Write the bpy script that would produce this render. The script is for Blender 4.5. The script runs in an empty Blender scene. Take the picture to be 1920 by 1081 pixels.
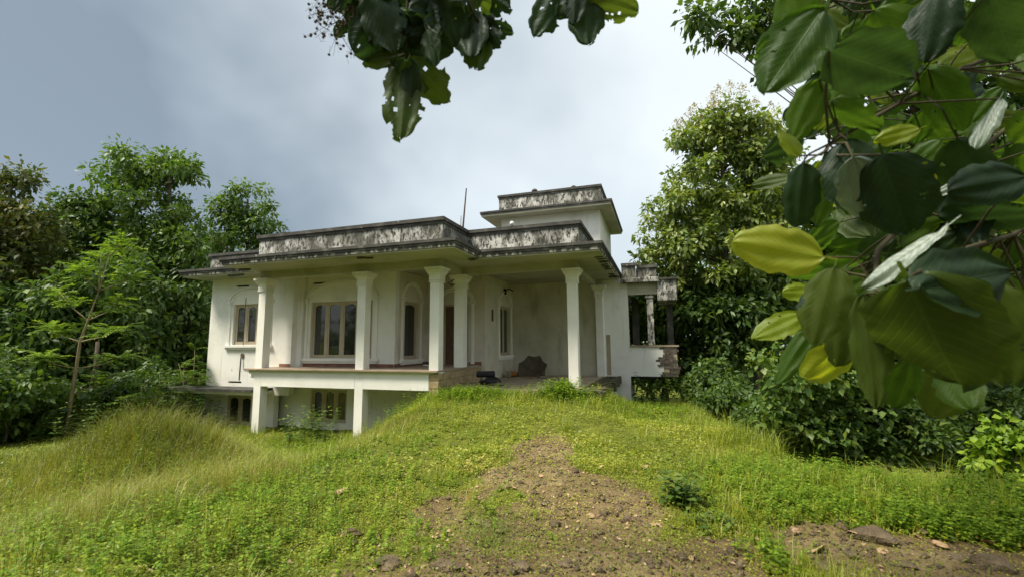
import bpy, math
import numpy as np
from mathutils import Matrix, Vector

# ---------------------------------------------------------------- camera
scn = bpy.context.scene
COL = scn.collection
FPX, CAM = 838.2, np.array([5.886, -10.757, 0.702])
YAW, PITCH, ROLL = 0.318, 0.121, 0.008
cd = bpy.data.cameras.new('camera'); cam = bpy.data.objects.new('camera', cd); COL.objects.link(cam)
cd.sensor_width = 36; cd.sensor_fit = 'HORIZONTAL'; cd.lens = FPX / 1920 * 36
cd.dof.use_dof = True; cd.dof.focus_distance = 13; cd.dof.aperture_fstop = 1.8
cd.clip_start = 0.05; cd.clip_end = 2000
cam.matrix_world = (Matrix.Translation(CAM) @ Matrix.Rotation(YAW, 4, 'Z')
                    @ Matrix.Rotation(math.pi / 2 + PITCH, 4, 'X') @ Matrix.Rotation(-ROLL, 4, 'Z'))
scn.camera = cam

# ---------------------------------------------------------------- sky, sun, exposure
SUN_EL, SUN_AZ = math.radians(58), math.radians(228)     # azimuth clockwise from +Y
SKY_STRENGTH, SUN_STRENGTH = 0.07, 1.5
scn.view_settings.view_transform = 'Standard'; scn.view_settings.look = 'None'
scn.view_settings.gamma = 1.0; scn.view_settings.use_curve_mapping = False
scn.view_settings.exposure = 2.2
world = bpy.data.worlds.new('World'); scn.world = world; world.use_nodes = True
wt = world.node_tree; wn = wt.nodes; wl = wt.links; wn.clear()
def WN(t, **k):
    n = wn.new(t)
    for a, b in k.items(): setattr(n, a, b)
    return n
sky = WN('ShaderNodeTexSky', sky_type='NISHITA', sun_disc=False)
sky.sun_elevation = SUN_EL; sky.sun_rotation = SUN_AZ; sky.air_density = 1.0; sky.dust_density = 2.0
tc = WN('ShaderNodeTexCoord')
mp = WN('ShaderNodeMapping'); mp.inputs['Scale'].default_value = (1.0, 1.0, 1.25); mp.inputs['Location'].default_value = (0.3, 0.0, 0.1)
wl.new(tc.outputs['Generated'], mp.inputs['Vector'])
nz = WN('ShaderNodeTexNoise'); nz.inputs['Scale'].default_value = 1.7; nz.inputs['Detail'].default_value = 4; nz.inputs['Roughness'].default_value = .48
wl.new(mp.outputs[0], nz.inputs['Vector'])
# the storm bank stands to the west (left of the view): a slow change of cloud tone with direction
dt = WN('ShaderNodeVectorMath', operation='DOT_PRODUCT'); dt.inputs[1].default_value = (0.80, -0.25, 0.55)
wl.new(tc.outputs['Generated'], dt.inputs[0])
ad = WN('ShaderNodeMath', operation='MULTIPLY_ADD'); wl.new(dt.outputs['Value'], ad.inputs[0]); ad.inputs[1].default_value = 0.42
ad2 = WN('ShaderNodeMath', operation='MULTIPLY_ADD'); wl.new(nz.outputs['Fac'], ad2.inputs[0]); ad2.inputs[1].default_value = 0.75; ad2.inputs[2].default_value = 0.10
wl.new(ad2.outputs[0], ad.inputs[2])
cr = WN('ShaderNodeValToRGB'); e = cr.color_ramp.elements
e[0].position = 0.20; e[0].color = (.76, .92, 1.02, 1); e[1].position = 0.78; e[1].color = (3.4, 3.55, 3.5, 1)
m_ = cr.color_ramp.elements.new(0.42); m_.color = (2.2, 2.42, 2.48, 1)
m_ = cr.color_ramp.elements.new(0.58); m_.color = (3.0, 3.2, 3.2, 1)
wl.new(ad.outputs[0], cr.inputs[0])
mx = WN('ShaderNodeMix', data_type='RGBA'); mx.inputs['Factor'].default_value = 0.88
wl.new(sky.outputs[0], mx.inputs['A']); wl.new(cr.outputs[0], mx.inputs['B'])
bg = WN('ShaderNodeBackground'); bg.inputs['Strength'].default_value = SKY_STRENGTH
wl.new(mx.outputs['Result'], bg.inputs[0])
wo = WN('ShaderNodeOutputWorld'); wl.new(bg.outputs[0], wo.inputs[0])
sd = bpy.data.lights.new('sun', 'SUN'); sun = bpy.data.objects.new('sun', sd); COL.objects.link(sun)
sd.energy = SUN_STRENGTH; sd.angle = math.radians(18); sd.color = (1, .92, .76)
to_sun = Vector((math.sin(SUN_AZ) * math.cos(SUN_EL), math.cos(SUN_AZ) * math.cos(SUN_EL), math.sin(SUN_EL)))
sun.rotation_euler = to_sun.to_track_quat('Z', 'Y').to_euler(); sun.location = (0, -20, 30)

# ---------------------------------------------------------------- pixel -> world
RGT = np.array([math.cos(YAW), math.sin(YAW), 0]); UPZ = np.array([0, 0, 1.0])
FWH = np.array([-math.sin(YAW), math.cos(YAW), 0])
FWD = FWH * math.cos(PITCH) + UPZ * math.sin(PITCH); CUP = -FWH * math.sin(PITCH) + UPZ * math.cos(PITCH)
def px(u, v, depth):
    """point seen at photo pixel (u, v) at the given depth in metres along the view axis"""
    a = (u - 960) / FPX; b = (540.5 - v) / FPX
    c, s = math.cos(ROLL), math.sin(ROLL); a, b = a * c + b * s, -a * s + b * c
    return CAM + (FWD + RGT * a + CUP * b) * depth
rng = np.random.default_rng(7)
def sstep(t): t = np.clip(t, 0, 1); return t * t * (3 - 2 * t)
def unit(a): return a / np.maximum(np.linalg.norm(a, axis=-1, keepdims=True), 1e-9)

# ---------------------------------------------------------------- materials
def mat(name):
    m = bpy.data.materials.new(name); m.use_nodes = True; nt = m.node_tree
    return m, nt, nt.nodes, nt.links, nt.nodes['Principled BSDF']
def nd(N, t, **k):
    n = N.new(t)
    for a, b in k.items():
        if isinstance(a, str) and a in n.inputs: n.inputs[a].default_value = b
        else: setattr(n, a, b)
    return n
def ramp(N, stops):
    r = N.new('ShaderNodeValToRGB'); el = r.color_ramp.elements
    while len(el) < len(stops): el.new(0.5)
    for e_, (p, c) in zip(el, stops): e_.position = p; e_.color = (*c, 1)
    return r
def noise(N, L, scale, detail=5, rough=.55, stretch=None, obj=True):
    t = N.new('ShaderNodeTexCoord'); n = nd(N, 'ShaderNodeTexNoise'); n.inputs['Scale'].default_value = scale
    n.inputs['Detail'].default_value = detail; n.inputs['Roughness'].default_value = rough
    if stretch:
        m = N.new('ShaderNodeMapping'); m.inputs['Scale'].default_value = stretch
        L.new(t.outputs['Object'], m.inputs[0]); L.new(m.outputs[0], n.inputs['Vector'])
    else: L.new(t.outputs['Object'], n.inputs['Vector'])
    return n
def mixc(N, L, fac, a, b):
    m = N.new('ShaderNodeMix'); m.data_type = 'RGBA'
    for sock, val in ((m.inputs['Factor'], fac), (m.inputs['A'], a), (m.inputs['B'], b)):
        if isinstance(val, (tuple, list)): sock.default_value = (*val, 1)
        elif isinstance(val, (int, float)): sock.default_value = val
        else: L.new(val, sock)
    return m.outputs['Result']
def bump(N, L, B, h, strength, dist):
    b = N.new('ShaderNodeBump'); b.inputs['Strength'].default_value = strength; b.inputs['Distance'].default_value = dist
    L.new(h, b.inputs['Height']); L.new(b.outputs[0], B.inputs['Normal'])
def surf(name, stops, scale=4, rough=.85, stretch=None, bstr=.3, bdist=.01, detail=6, spec=.3, second=None):
    """noise-ramped surface; second = (stops of a factor ramp, scale, stretch, colour) is a stain on top"""
    m, nt, N, L, B = mat(name)
    n = noise(N, L, scale, detail, .6, stretch); r = ramp(N, stops); L.new(n.outputs['Fac'], r.inputs[0]); c = r.outputs[0]
    if second:
        for (lo, hi, sc, st, colr) in second:
            n2 = noise(N, L, sc, 7, .62, st); r2 = ramp(N, [(lo, (0, 0, 0)), (hi, (1, 1, 1))]); L.new(n2.outputs['Fac'], r2.inputs[0])
            c = mixc(N, L, r2.outputs[0], c, colr)
    L.new(c, B.inputs['Base Color']); B.inputs['Roughness'].default_value = rough; B.inputs['Specular IOR Level'].default_value = spec
    nb = noise(N, L, scale * 9, 4); bump(N, L, B, nb.outputs['Fac'], bstr, bdist)
    return m
M = {}
M['plaster'] = surf('whitewashed_plaster', [(.25, (.64, .62, .56)), (.5, (.78, .77, .73)), (.8, (.83, .82, .79))], 1.3,
    second=[(.62, .80, 1.1, (2.2, 2.2, .35), (.47, .43, .34)), (.66, .78, 3.2, None, (.40, .38, .30)), (.62, .74, 3.0, (3, 3, .10), (.50, .47, .38))])
M['porch'] = surf('shade_tinted_stained_plaster', [(.25, (.46, .43, .32)), (.5, (.60, .57, .47)), (.8, (.68, .66, .57))], 1.0,
    second=[(.55, .75, .8, (1.5, 1.5, .5), (.34, .31, .20)), (.64, .76, 3.2, None, (.30, .28, .20))])  # car porch shade painted in as darker olive tones, plus noise stains
M['inner'] = surf('shade_tinted_inner_plaster', [(.25, (.50, .45, .38)), (.5, (.62, .57, .50)), (.8, (.68, .64, .57))], 1.2, second=[(.6, .8, 1.1, (2.2, 2.2, .4), (.40, .35, .28))])  # weaker light on the recessed verandah walls painted in as a browner base
M['column'] = surf('column_paint', [(.2, (.74, .72, .66)), (.6, (.83, .82, .78))], 2.0, second=[(.68, .82, 2.0, (3, 3, .4), (.5, .46, .36))])
M['soffit'] = surf('shade_tinted_soffit', [(.3, (.35, .34, .25)), (.7, (.47, .455, .36))], 1.1, second=[(.55, .75, .9, None, (.27, .275, .17))])  # underside shade and green bounce off the grass painted into this tone
M['mould'] = surf('mouldy_parapet', [(.3, (.42, .41, .38)), (.6, (.60, .59, .56))], 2.0, bstr=.5,
    second=[(.46, .62, .8, (1, 1, .3), (.20, .19, .155)), (.42, .58, 2.3, (1.2, 1.2, .8), (.11, .11, .09)), (.50, .58, 8, (1.6, 1.6, .7), (.05, .05, .04)), (.58, .66, 16, (1.5, 1.5, .6), (.03, .03, .026))])
M['black'] = surf('blackened_concrete', [(.3, (.035, .035, .032)), (.55, (.075, .073, .066)), (.75, (.17, .16, .14))], 3.0, bstr=.6,
    second=[(.66, .72, 6, (1, 1, .4), (.46, .45, .42))])
M['fascia'] = surf('streaked_fascia', [(.3, (.06, .058, .05)), (.6, (.10, .10, .085))], 3.0, bstr=.5,
    second=[(.50, .58, 5, (1.5, 1.5, .5), (.52, .50, .46))])
M['floor'] = surf('verandah_cement', [(.3, (.26, .20, .15)), (.7, (.40, .32, .24))], 2.2, rough=.6, second=[(.6, .8, 1.5, None, (.18, .13, .09))])
M['skirting'] = surf('red_oxide_skirting', [(.3, (.16, .075, .05)), (.7, (.26, .13, .09))], 4, rough=.6)
M['slab'] = surf('dusty_concrete', [(.3, (.24, .19, .13)), (.7, (.38, .32, .23))], 2.2, second=[(.60, .72, 1.6, None, (.10, .09, .06))])
M['mossslab'] = surf('mossy_broken_concrete', [(.3, (.03, .03, .022)), (.6, (.10, .095, .05)), (.8, (.12, .15, .04))], 5, bstr=1, bdist=.03)
M['laterite'] = surf('laterite_block', [(.25, (.26, .19, .10)), (.6, (.42, .33, .19)), (.8, (.50, .42, .28))], 6, bstr=.8, bdist=.02,
    second=[(.62, .72, 3, None, (.16, .12, .07))])
M['mortar'] = surf('lime_mortar', [(.3, (.30, .24, .15)), (.7, (.44, .37, .26))], 8, bstr=.6)
M['brick'] = surf('bare_brick', [(.3, (.06, .05, .042)), (.6, (.12, .10, .082)), (.8, (.34, .32, .28))], 9, bstr=.8)
M['wood'] = surf('weathered_wood', [(.3, (.36, .30, .21)), (.7, (.50, .43, .32))], 6, stretch=(6, 6, .6), rough=.6)
M['door'] = surf('teak_door', [(.3, (.09, .05, .035)), (.7, (.16, .095, .065))], 5, stretch=(6, 6, .5), rough=.55)
M['dark'] = surf('dark_gap', [(.3, (.012, .011, .01)), (.7, (.03, .028, .025))], 6)
M['umbrella'] = surf('faded_black_cloth', [(.3, (.12, .105, .08)), (.7, (.21, .18, .14))], 5, rough=.9)
M['rubber'] = surf('dull_rubber', [(.3, (.012, .012, .014)), (.7, (.03, .03, .033))], 8, rough=.7)
M['orange'] = surf('orange_plastic', [(.3, (.30, .11, .03)), (.7, (.40, .17, .05))], 4, rough=.5)
M['metal'] = surf('rusty_metal', [(.3, (.06, .045, .035)), (.7, (.16, .11, .08))], 9, rough=.7)
M['globe'] = surf('opal_glass', [(.3, (.72, .72, .70)), (.7, (.82, .82, .8))], 3, rough=.2)
M['rock'] = surf('laterite_rock', [(.25, (.06, .046, .028)), (.55, (.135, .10, .062)), (.8, (.24, .19, .125))], 7, bstr=1, bdist=.02)
M['dryleaf'] = surf('dry_leaf', [(.25, (.20, .11, .055)), (.5, (.36, .24, .14)), (.75, (.55, .43, .30))], 2.5, rough=.8)
M['bark'] = surf('bark', [(.25, (.05, .04, .03)), (.6, (.11, .09, .065)), (.8, (.18, .155, .12))], 6, stretch=(2, 2, .5), bstr=1, bdist=.03)
M['palebark'] = surf('pale_bark', [(.25, (.20, .16, .09)), (.7, (.34, .28, .17))], 6, stretch=(2, 2, .5), bstr=.6, bdist=.02)
M['twig'] = surf('green_twig', [(.3, (.035, .03, .016)), (.7, (.07, .06, .03))], 6)
# glass
m, nt, N, L, B = mat('dusty_window_glass')
n = noise(N, L, 2.5); r = ramp(N, [(.3, (.012, .014, .013)), (.7, (.035, .036, .03))]); L.new(n.outputs['Fac'], r.inputs[0]); L.new(r.outputs[0], B.inputs['Base Color'])
B.inputs['Roughness'].default_value = .06; B.inputs['Specular IOR Level'].default_value = .8
nb = noise(N, L, 1.3, 2); bump(N, L, B, nb.outputs['Fac'], .25, .02); M['glass'] = m

def leafmat(name, stops, trans=.35, tcol=None, gloss=.10, rough=.45, attr=True, vein=False, obj_rand=False):
    m = bpy.data.materials.new(name); m.use_nodes = True; nt = m.node_tree; N, L = nt.nodes, nt.links; N.clear()
    out = N.new('ShaderNodeOutputMaterial')
    if obj_rand:
        oi = N.new('ShaderNodeObjectInfo'); fac = oi.outputs['Random']
        n = noise(N, L, 5, 4); mm = N.new('ShaderNodeMath'); mm.operation = 'MULTIPLY_ADD'; L.new(n.outputs['Fac'], mm.inputs[0])
        mm.inputs[1].default_value = .7; ma = N.new('ShaderNodeMath'); ma.operation = 'MULTIPLY_ADD'; L.new(fac, ma.inputs[0])
        ma.inputs[1].default_value = .6; ma.inputs[2].default_value = -.15; L.new(ma.outputs[0], mm.inputs[2]); fac = mm.outputs[0]
    else:
        a = N.new('ShaderNodeAttribute'); a.attribute_name = 'rnd'; fac = a.outputs['Fac']
    r = ramp(N, stops); L.new(fac, r.inputs[0]); c = r.outputs[0]
    nrm = None
    if vein:
        uv = N.new('ShaderNodeUVMap'); sx = N.new('ShaderNodeSeparateXYZ'); L.new(uv.outputs[0], sx.inputs[0])
        # side veins: stripes running obliquely from the midrib; u = |across|, v = along
        ab = N.new('ShaderNodeMath'); ab.operation = 'ABSOLUTE'; L.new(sx.outputs['X'], ab.inputs[0])
        k = N.new('ShaderNodeMath'); k.operation = 'MULTIPLY_ADD'; L.new(ab.outputs[0], k.inputs[0]); k.inputs[1].default_value = -.45; L.new(sx.outputs['Y'], k.inputs[2])
        pp = N.new('ShaderNodeMath'); pp.operation = 'PINGPONG'; L.new(k.outputs[0], pp.inputs[0]); pp.inputs[1].default_value = .05
        s1 = N.new('ShaderNodeMapRange'); L.new(pp.outputs[0], s1.inputs[0]); s1.inputs[1].default_value = .0; s1.inputs[2].default_value = .010; s1.inputs[3].default_value = 1; s1.inputs[4].default_value = 0
        s2 = N.new('ShaderNodeMapRange'); L.new(ab.outputs[0], s2.inputs[0]); s2.inputs[1].default_value = .0; s2.inputs[2].default_value = .035; s2.inputs[3].default_value = 1; s2.inputs[4].default_value = 0
        mxv = N.new('ShaderNodeMath'); mxv.operation = 'MAXIMUM'; L.new(s1.outputs[0], mxv.inputs[0]); L.new(s2.outputs[0], mxv.inputs[1])
        hf = N.new('ShaderNodeMath'); hf.operation = 'MULTIPLY'; L.new(mxv.outputs[0], hf.inputs[0]); hf.inputs[1].default_value = .20
        c = mixc(N, L, hf.outputs[0], c, tuple(min(1, x * 2.0 + .02) for x in stops[len(stops) // 2][1]))
        sp = noise(N, L, 40, 3); rs = ramp(N, [(.70, (0, 0, 0)), (.76, (1, 1, 1))]); L.new(sp.outputs['Fac'], rs.inputs[0])
        c = mixc(N, L, rs.outputs[0], c, (.10, .06, .02))
        b = N.new('ShaderNodeBump'); b.inputs['Strength'].default_value = .35; b.inputs['Distance'].default_value = .004; nf = noise(N, L, 26, 5, .7); ah = N.new('ShaderNodeMath'); ah.operation = 'MULTIPLY_ADD'; L.new(nf.outputs['Fac'], ah.inputs[0]); ah.inputs[1].default_value = 1.3; L.new(mxv.outputs[0], ah.inputs[2]); L.new(ah.outputs[0], b.inputs['Height']); nrm = b.outputs[0]
    d = N.new('ShaderNodeBsdfDiffuse'); L.new(c, d.inputs[0])
    t = N.new('ShaderNodeBsdfTranslucent')
    mt = N.new('ShaderNodeMix'); mt.data_type = 'RGBA'; mt.blend_type = 'MULTIPLY'; mt.inputs['Factor'].default_value = 1
    L.new(c, mt.inputs['A']); mt.inputs['B'].default_value = (*(tcol or (1.6, 1.7, .7)), 1); L.new(mt.outputs['Result'], t.inputs[0])
    g = N.new('ShaderNodeBsdfGlossy'); g.inputs['Roughness'].default_value = rough; g.inputs['Color'].default_value = (.85, .9, .95, 1)
    if nrm:
        for s_ in (d, t, g): L.new(nrm, s_.inputs['Normal'])
    m1 = N.new('ShaderNodeMixShader'); m1.inputs[0].default_value = trans; L.new(d.outputs[0], m1.inputs[1]); L.new(t.outputs[0], m1.inputs[2])
    lw = N.new('ShaderNodeLayerWeight'); lw.inputs[0].default_value = .3
    fm = N.new('ShaderNodeMath'); fm.operation = 'MULTIPLY_ADD'; L.new(lw.outputs['Facing'], fm.inputs[0]); fm.inputs[1].default_value = gloss * 1.5; fm.inputs[2].default_value = gloss * .35
    m2 = N.new('ShaderNodeMixShader'); L.new(fm.outputs[0], m2.inputs[0]); L.new(m1.outputs[0], m2.inputs[1]); L.new(g.outputs[0], m2.inputs[2])
    L.new(m2.outputs[0], out.inputs[0]); M[name] = m; return m
leafmat('foliage_dark', [(0, (.034, .07, .016)), (.6, (.072, .128, .022)), (1, (.15, .20, .034))], gloss=.045)
leafmat('foliage_mid', [(0, (.04, .09, .018)), (.6, (.09, .155, .024)), (1, (.19, .24, .04))], gloss=.045)
leafmat('foliage_teak', [(0, (.065, .12, .02)), (.55, (.16, .22, .032)), (.88, (.28, .30, .06)), (1, (.34, .32, .12))], gloss=.10)
leafmat('foliage_lime', [(0, (.10, .18, .02)), (.6, (.17, .27, .03)), (1, (.27, .34, .05))])
leafmat('foliage_brown', [(0, (.04, .07, .018)), (.5, (.075, .095, .022)), (1, (.15, .12, .035))], gloss=.03)
leafmat('flower_panicle', [(0, (.22, .18, .09)), (1, (.42, .36, .22))])
leafmat('grass_green', [(0, (.12, .165, .012)), (.5, (.225, .27, .018)), (.85, (.32, .345, .03)), (1, (.42, .38, .09))], tcol=(1.4, 1.5, .6), gloss=.05)
leafmat('grass_straw', [(0, (.13, .15, .02)), (.5, (.23, .24, .035)), (1, (.36, .33, .10))], tcol=(1.4, 1.4, .7), gloss=.04)
leafmat('herb', [(0, (.08, .16, .012)), (.6, (.16, .26, .018)), (1, (.28, .36, .03))], tcol=(1.4, 1.5, .6), gloss=.03)
V = dict(vein=True, obj_rand=True)
leafmat('leaf_dark', [(0, (.012, .026, .012)), (.5, (.020, .042, .016)), (1, (.036, .066, .02))], trans=.42, gloss=.028, **V)
leafmat('leaf_mid', [(0, (.03, .068, .010)), (.5, (.056, .108, .014)), (1, (.10, .155, .02))], trans=.5, gloss=.028, **V)
leafmat('leaf_yellow', [(0, (.17, .25, .012)), (.5, (.25, .32, .018)), (1, (.34, .36, .03))], trans=.6, gloss=.05, tcol=(1.3, 1.25, .6), **V)
leafmat('leaf_pale', [(0, (.08, .12, .08)), (.5, (.12, .17, .115)), (1, (.18, .22, .16))], trans=.25, gloss=.14, tcol=(1.1, 1.3, .8), **V)
leafmat('leaf_olive', [(0, (.035, .06, .010)), (.5, (.055, .085, .014)), (1, (.09, .115, .02))], trans=.45, gloss=.028, **V)
# ground
m, nt, N, L, B = mat('ground_soil')
at_ = nd(N, 'ShaderNodeAttribute', attribute_name='soil')
n1 = noise(N, L, 3.0, 8, .65); r1 = ramp(N, [(.25, (.10, .07, .034)), (.5, (.205, .148, .074)), (.72, (.31, .24, .13))]); L.new(n1.outputs['Fac'], r1.inputs[0])
n2 = noise(N, L, 6.0, 8, .65); r2 = ramp(N, [(.3, (.075, .085, .014)), (.55, (.13, .155, .02)), (.75, (.20, .19, .04))]); L.new(n2.outputs['Fac'], r2.inputs[0])
n3 = noise(N, L, 14, 8, .7); a1 = nd(N, 'ShaderNodeMath', operation='MULTIPLY_ADD'); L.new(n3.outputs['Fac'], a1.inputs[0]); a1.inputs[1].default_value = 1.5
a0 = nd(N, 'ShaderNodeMath', operation='ADD'); L.new(at_.outputs['Fac'], a0.inputs[0]); a0.inputs[1].default_value = -.75; L.new(a0.outputs[0], a1.inputs[2])
r3 = ramp(N, [(.30, (0, 0, 0)), (.55, (1, 1, 1))]); L.new(a1.outputs[0], r3.inputs[0])
L.new(mixc(N, L, r3.outputs[0], r2.outputs[0], r1.outputs[0]), B.inputs['Base Color']); B.inputs['Roughness'].default_value = .95; B.inputs['Specular IOR Level'].default_value = .15
n4 = noise(N, L, 22, 9, .7); bump(N, L, B, n4.outputs['Fac'], 1.0, .05); M['ground'] = m

# ---------------------------------------------------------------- mesh helpers
def link(name, me, material, parent=None, loc=None):
    o = bpy.data.objects.new(name, me); COL.objects.link(o)
    if material is not None and len(me.materials) == 0: me.materials.append(material)
    if parent is not None: o.parent = parent
    if loc is not None: o.location = loc
    return o
def tag(o, label=None, cat=None, group=None, kind=None):
    if label: o['label'] = label
    if cat: o['category'] = cat
    if group: o['group'] = group
    if kind: o['kind'] = kind
    return o
def empty(name, loc, label, cat, group=None):
    o = bpy.data.objects.new(name, None); COL.objects.link(o); o.location = loc; o.empty_display_size = .3
    return tag(o, label, cat, group)
def npmesh(name, verts, faces, rnd=None, smooth=False):
    """verts (n,3); faces (m,k) all of one size"""
    me = bpy.data.meshes.new(name); verts = np.asarray(verts, np.float32); faces = np.asarray(faces, np.int32)
    me.vertices.add(len(verts)); me.vertices.foreach_set('co', verts.ravel())
    k = faces.shape[1]; me.loops.add(faces.size); me.loops.foreach_set('vertex_index', faces.ravel())
    me.polygons.add(len(faces)); me.polygons.foreach_set('loop_start', np.arange(0, faces.size, k, dtype=np.int32))
    me.polygons.foreach_set('loop_total', np.full(len(faces), k, np.int32))
    if smooth: me.polygons.foreach_set('use_smooth', np.ones(len(faces), bool))
    if rnd is not None:
        a = me.attributes.new('rnd', 'FLOAT', 'POINT'); a.data.foreach_set('value', np.asarray(rnd, np.float32))
    me.update(calc_edges=True); return me
class MB:
    def __init__(s, T=None): s.v = []; s.f = []; s.T = T
    def add(s, vs, fs):
        b = len(s.v)
        for p in vs:
            p = Vector(p); s.v.append(tuple(s.T @ p) if s.T else tuple(p))
        s.f += [tuple(b + i for i in f) for f in fs]; return s
    def box(s, x0, x1, y0, y1, z0, z1):
        return s.add([(x0, y0, z0), (x1, y0, z0), (x1, y1, z0), (x0, y1, z0), (x0, y0, z1), (x1, y0, z1), (x1, y1, z1), (x0, y1, z1)],
                     [(3, 2, 1, 0), (4, 5, 6, 7), (0, 1, 5, 4), (1, 2, 6, 5), (2, 3, 7, 6), (3, 0, 4, 7)])
    def lathe4(s, cx, cy, secs):
        """square column from (z, half width) sections"""
        vs, fs = [], []
        for z, h in secs: vs += [(cx - h, cy - h, z), (cx + h, cy - h, z), (cx + h, cy + h, z), (cx - h, cy + h, z)]
        n = len(secs)
        for i in range(n - 1):
            for j in range(4): fs.append((i * 4 + j, i * 4 + (j + 1) % 4, i * 4 + 4 + (j + 1) % 4, i * 4 + 4 + j))
        fs += [(3, 2, 1, 0), tuple(range(n * 4 - 4, n * 4))]
        return s.add(vs, fs)
    def lathe(s, prof, n=16, c=(0, 0, 0), axis=None):
        vs, fs = [], []
        R = Vector((0, 0, 1)).rotation_difference(Vector(axis)).to_matrix() if axis is not None else Matrix.Identity(3)
        for r, z in prof:
            for j in range(n):
                a = 2 * math.pi * j / n; vs.append(Vector(c) + R @ Vector((r * math.cos(a), r * math.sin(a), z)))
        for i in range(len(prof) - 1):
            for j in range(n): fs.append((i * n + j, i * n + (j + 1) % n, i * n + n + (j + 1) % n, i * n + n + j))
        fs += [tuple(range(n - 1, -1, -1)), tuple(range((len(prof) - 1) * n, len(prof) * n))]
        return s.add(vs, fs)
    def tube(s, pts, rad, n=6):
        pts = [Vector(p) for p in pts]; vs, fs = [], []
        if not hasattr(rad, '__len__'): rad = [rad] * len(pts)
        for i, p in enumerate(pts):
            d = (pts[min(i + 1, len(pts) - 1)] - pts[max(i - 1, 0)]).normalized()
            a = d.cross(Vector((0, 0, 1)) if abs(d.z) < .9 else Vector((1, 0, 0))).normalized(); b = d.cross(a)
            for j in range(n):
                t = 2 * math.pi * j / n; vs.append(p + (a * math.cos(t) + b * math.sin(t)) * rad[i])
        for i in range(len(pts) - 1):
            for j in range(n): fs.append((i * n + j, i * n + (j + 1) % n, i * n + n + (j + 1) % n, i * n + n + j))
        fs += [tuple(range(n - 1, -1, -1)), tuple(range((len(pts) - 1) * n, len(pts) * n))]
        return s.add(vs, fs)
    def prism(s, poly, z0, z1):
        n = len(poly)
        return s.add([(x, y, z0) for x, y in poly] + [(x, y, z1) for x, y in poly],
                     [tuple(range(n - 1, -1, -1)), tuple(range(n, 2 * n))] + [(i, (i + 1) % n, n + (i + 1) % n, n + i) for i in range(n)])
    def build(s, name, material, parent=None, loc=None, smooth=False, bevel=0):
        me = bpy.data.meshes.new(name); me.from_pydata(s.v, [], s.f)
        if smooth: me.polygons.foreach_set('use_smooth', [True] * len(me.polygons))
        me.update(); o = link(name, me, material, parent, loc)
        if bevel:
            b = o.modifiers.new('bevel', 'BEVEL'); b.width = bevel; b.segments = 2; b.limit_method = 'ANGLE'
        return o
def offset_poly(poly, d):
    """inward offset of a counter-clockwise polygon"""
    n = len(poly); out = []
    for i in range(n):
        p0, p1, p2 = Vector(poly[i - 1]), Vector(poly[i]), Vector(poly[(i + 1) % n])
        a, b = (p1 - p0).normalized(), (p2 - p1).normalized()
        na, nb = Vector((-a.y, a.x)), Vector((-b.y, b.x)); k = (na + nb) / (1 + na.dot(nb)); out.append(tuple(p1 + k * d))
    return out
def path_wall(mb, pts, half, z0, z1):
    """thick wall along an open plan polyline with mitred corners"""
    n = len(pts); Ls, Rs = [], []
    for i in range(n):
        p = Vector(pts[i]); a = (p - Vector(pts[i - 1])).normalized() if i else None
        b = (Vector(pts[i + 1]) - p).normalized() if i < n - 1 else None
        a = a or b; b = b or a; na, nb = Vector((-a.y, a.x)), Vector((-b.y, b.x)); k = (na + nb) / (1 + na.dot(nb)) * half
        Ls.append(tuple(p + k)); Rs.append(tuple(p - k))
    return mb.prism(Rs + Ls[::-1], z0, z1)

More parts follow.
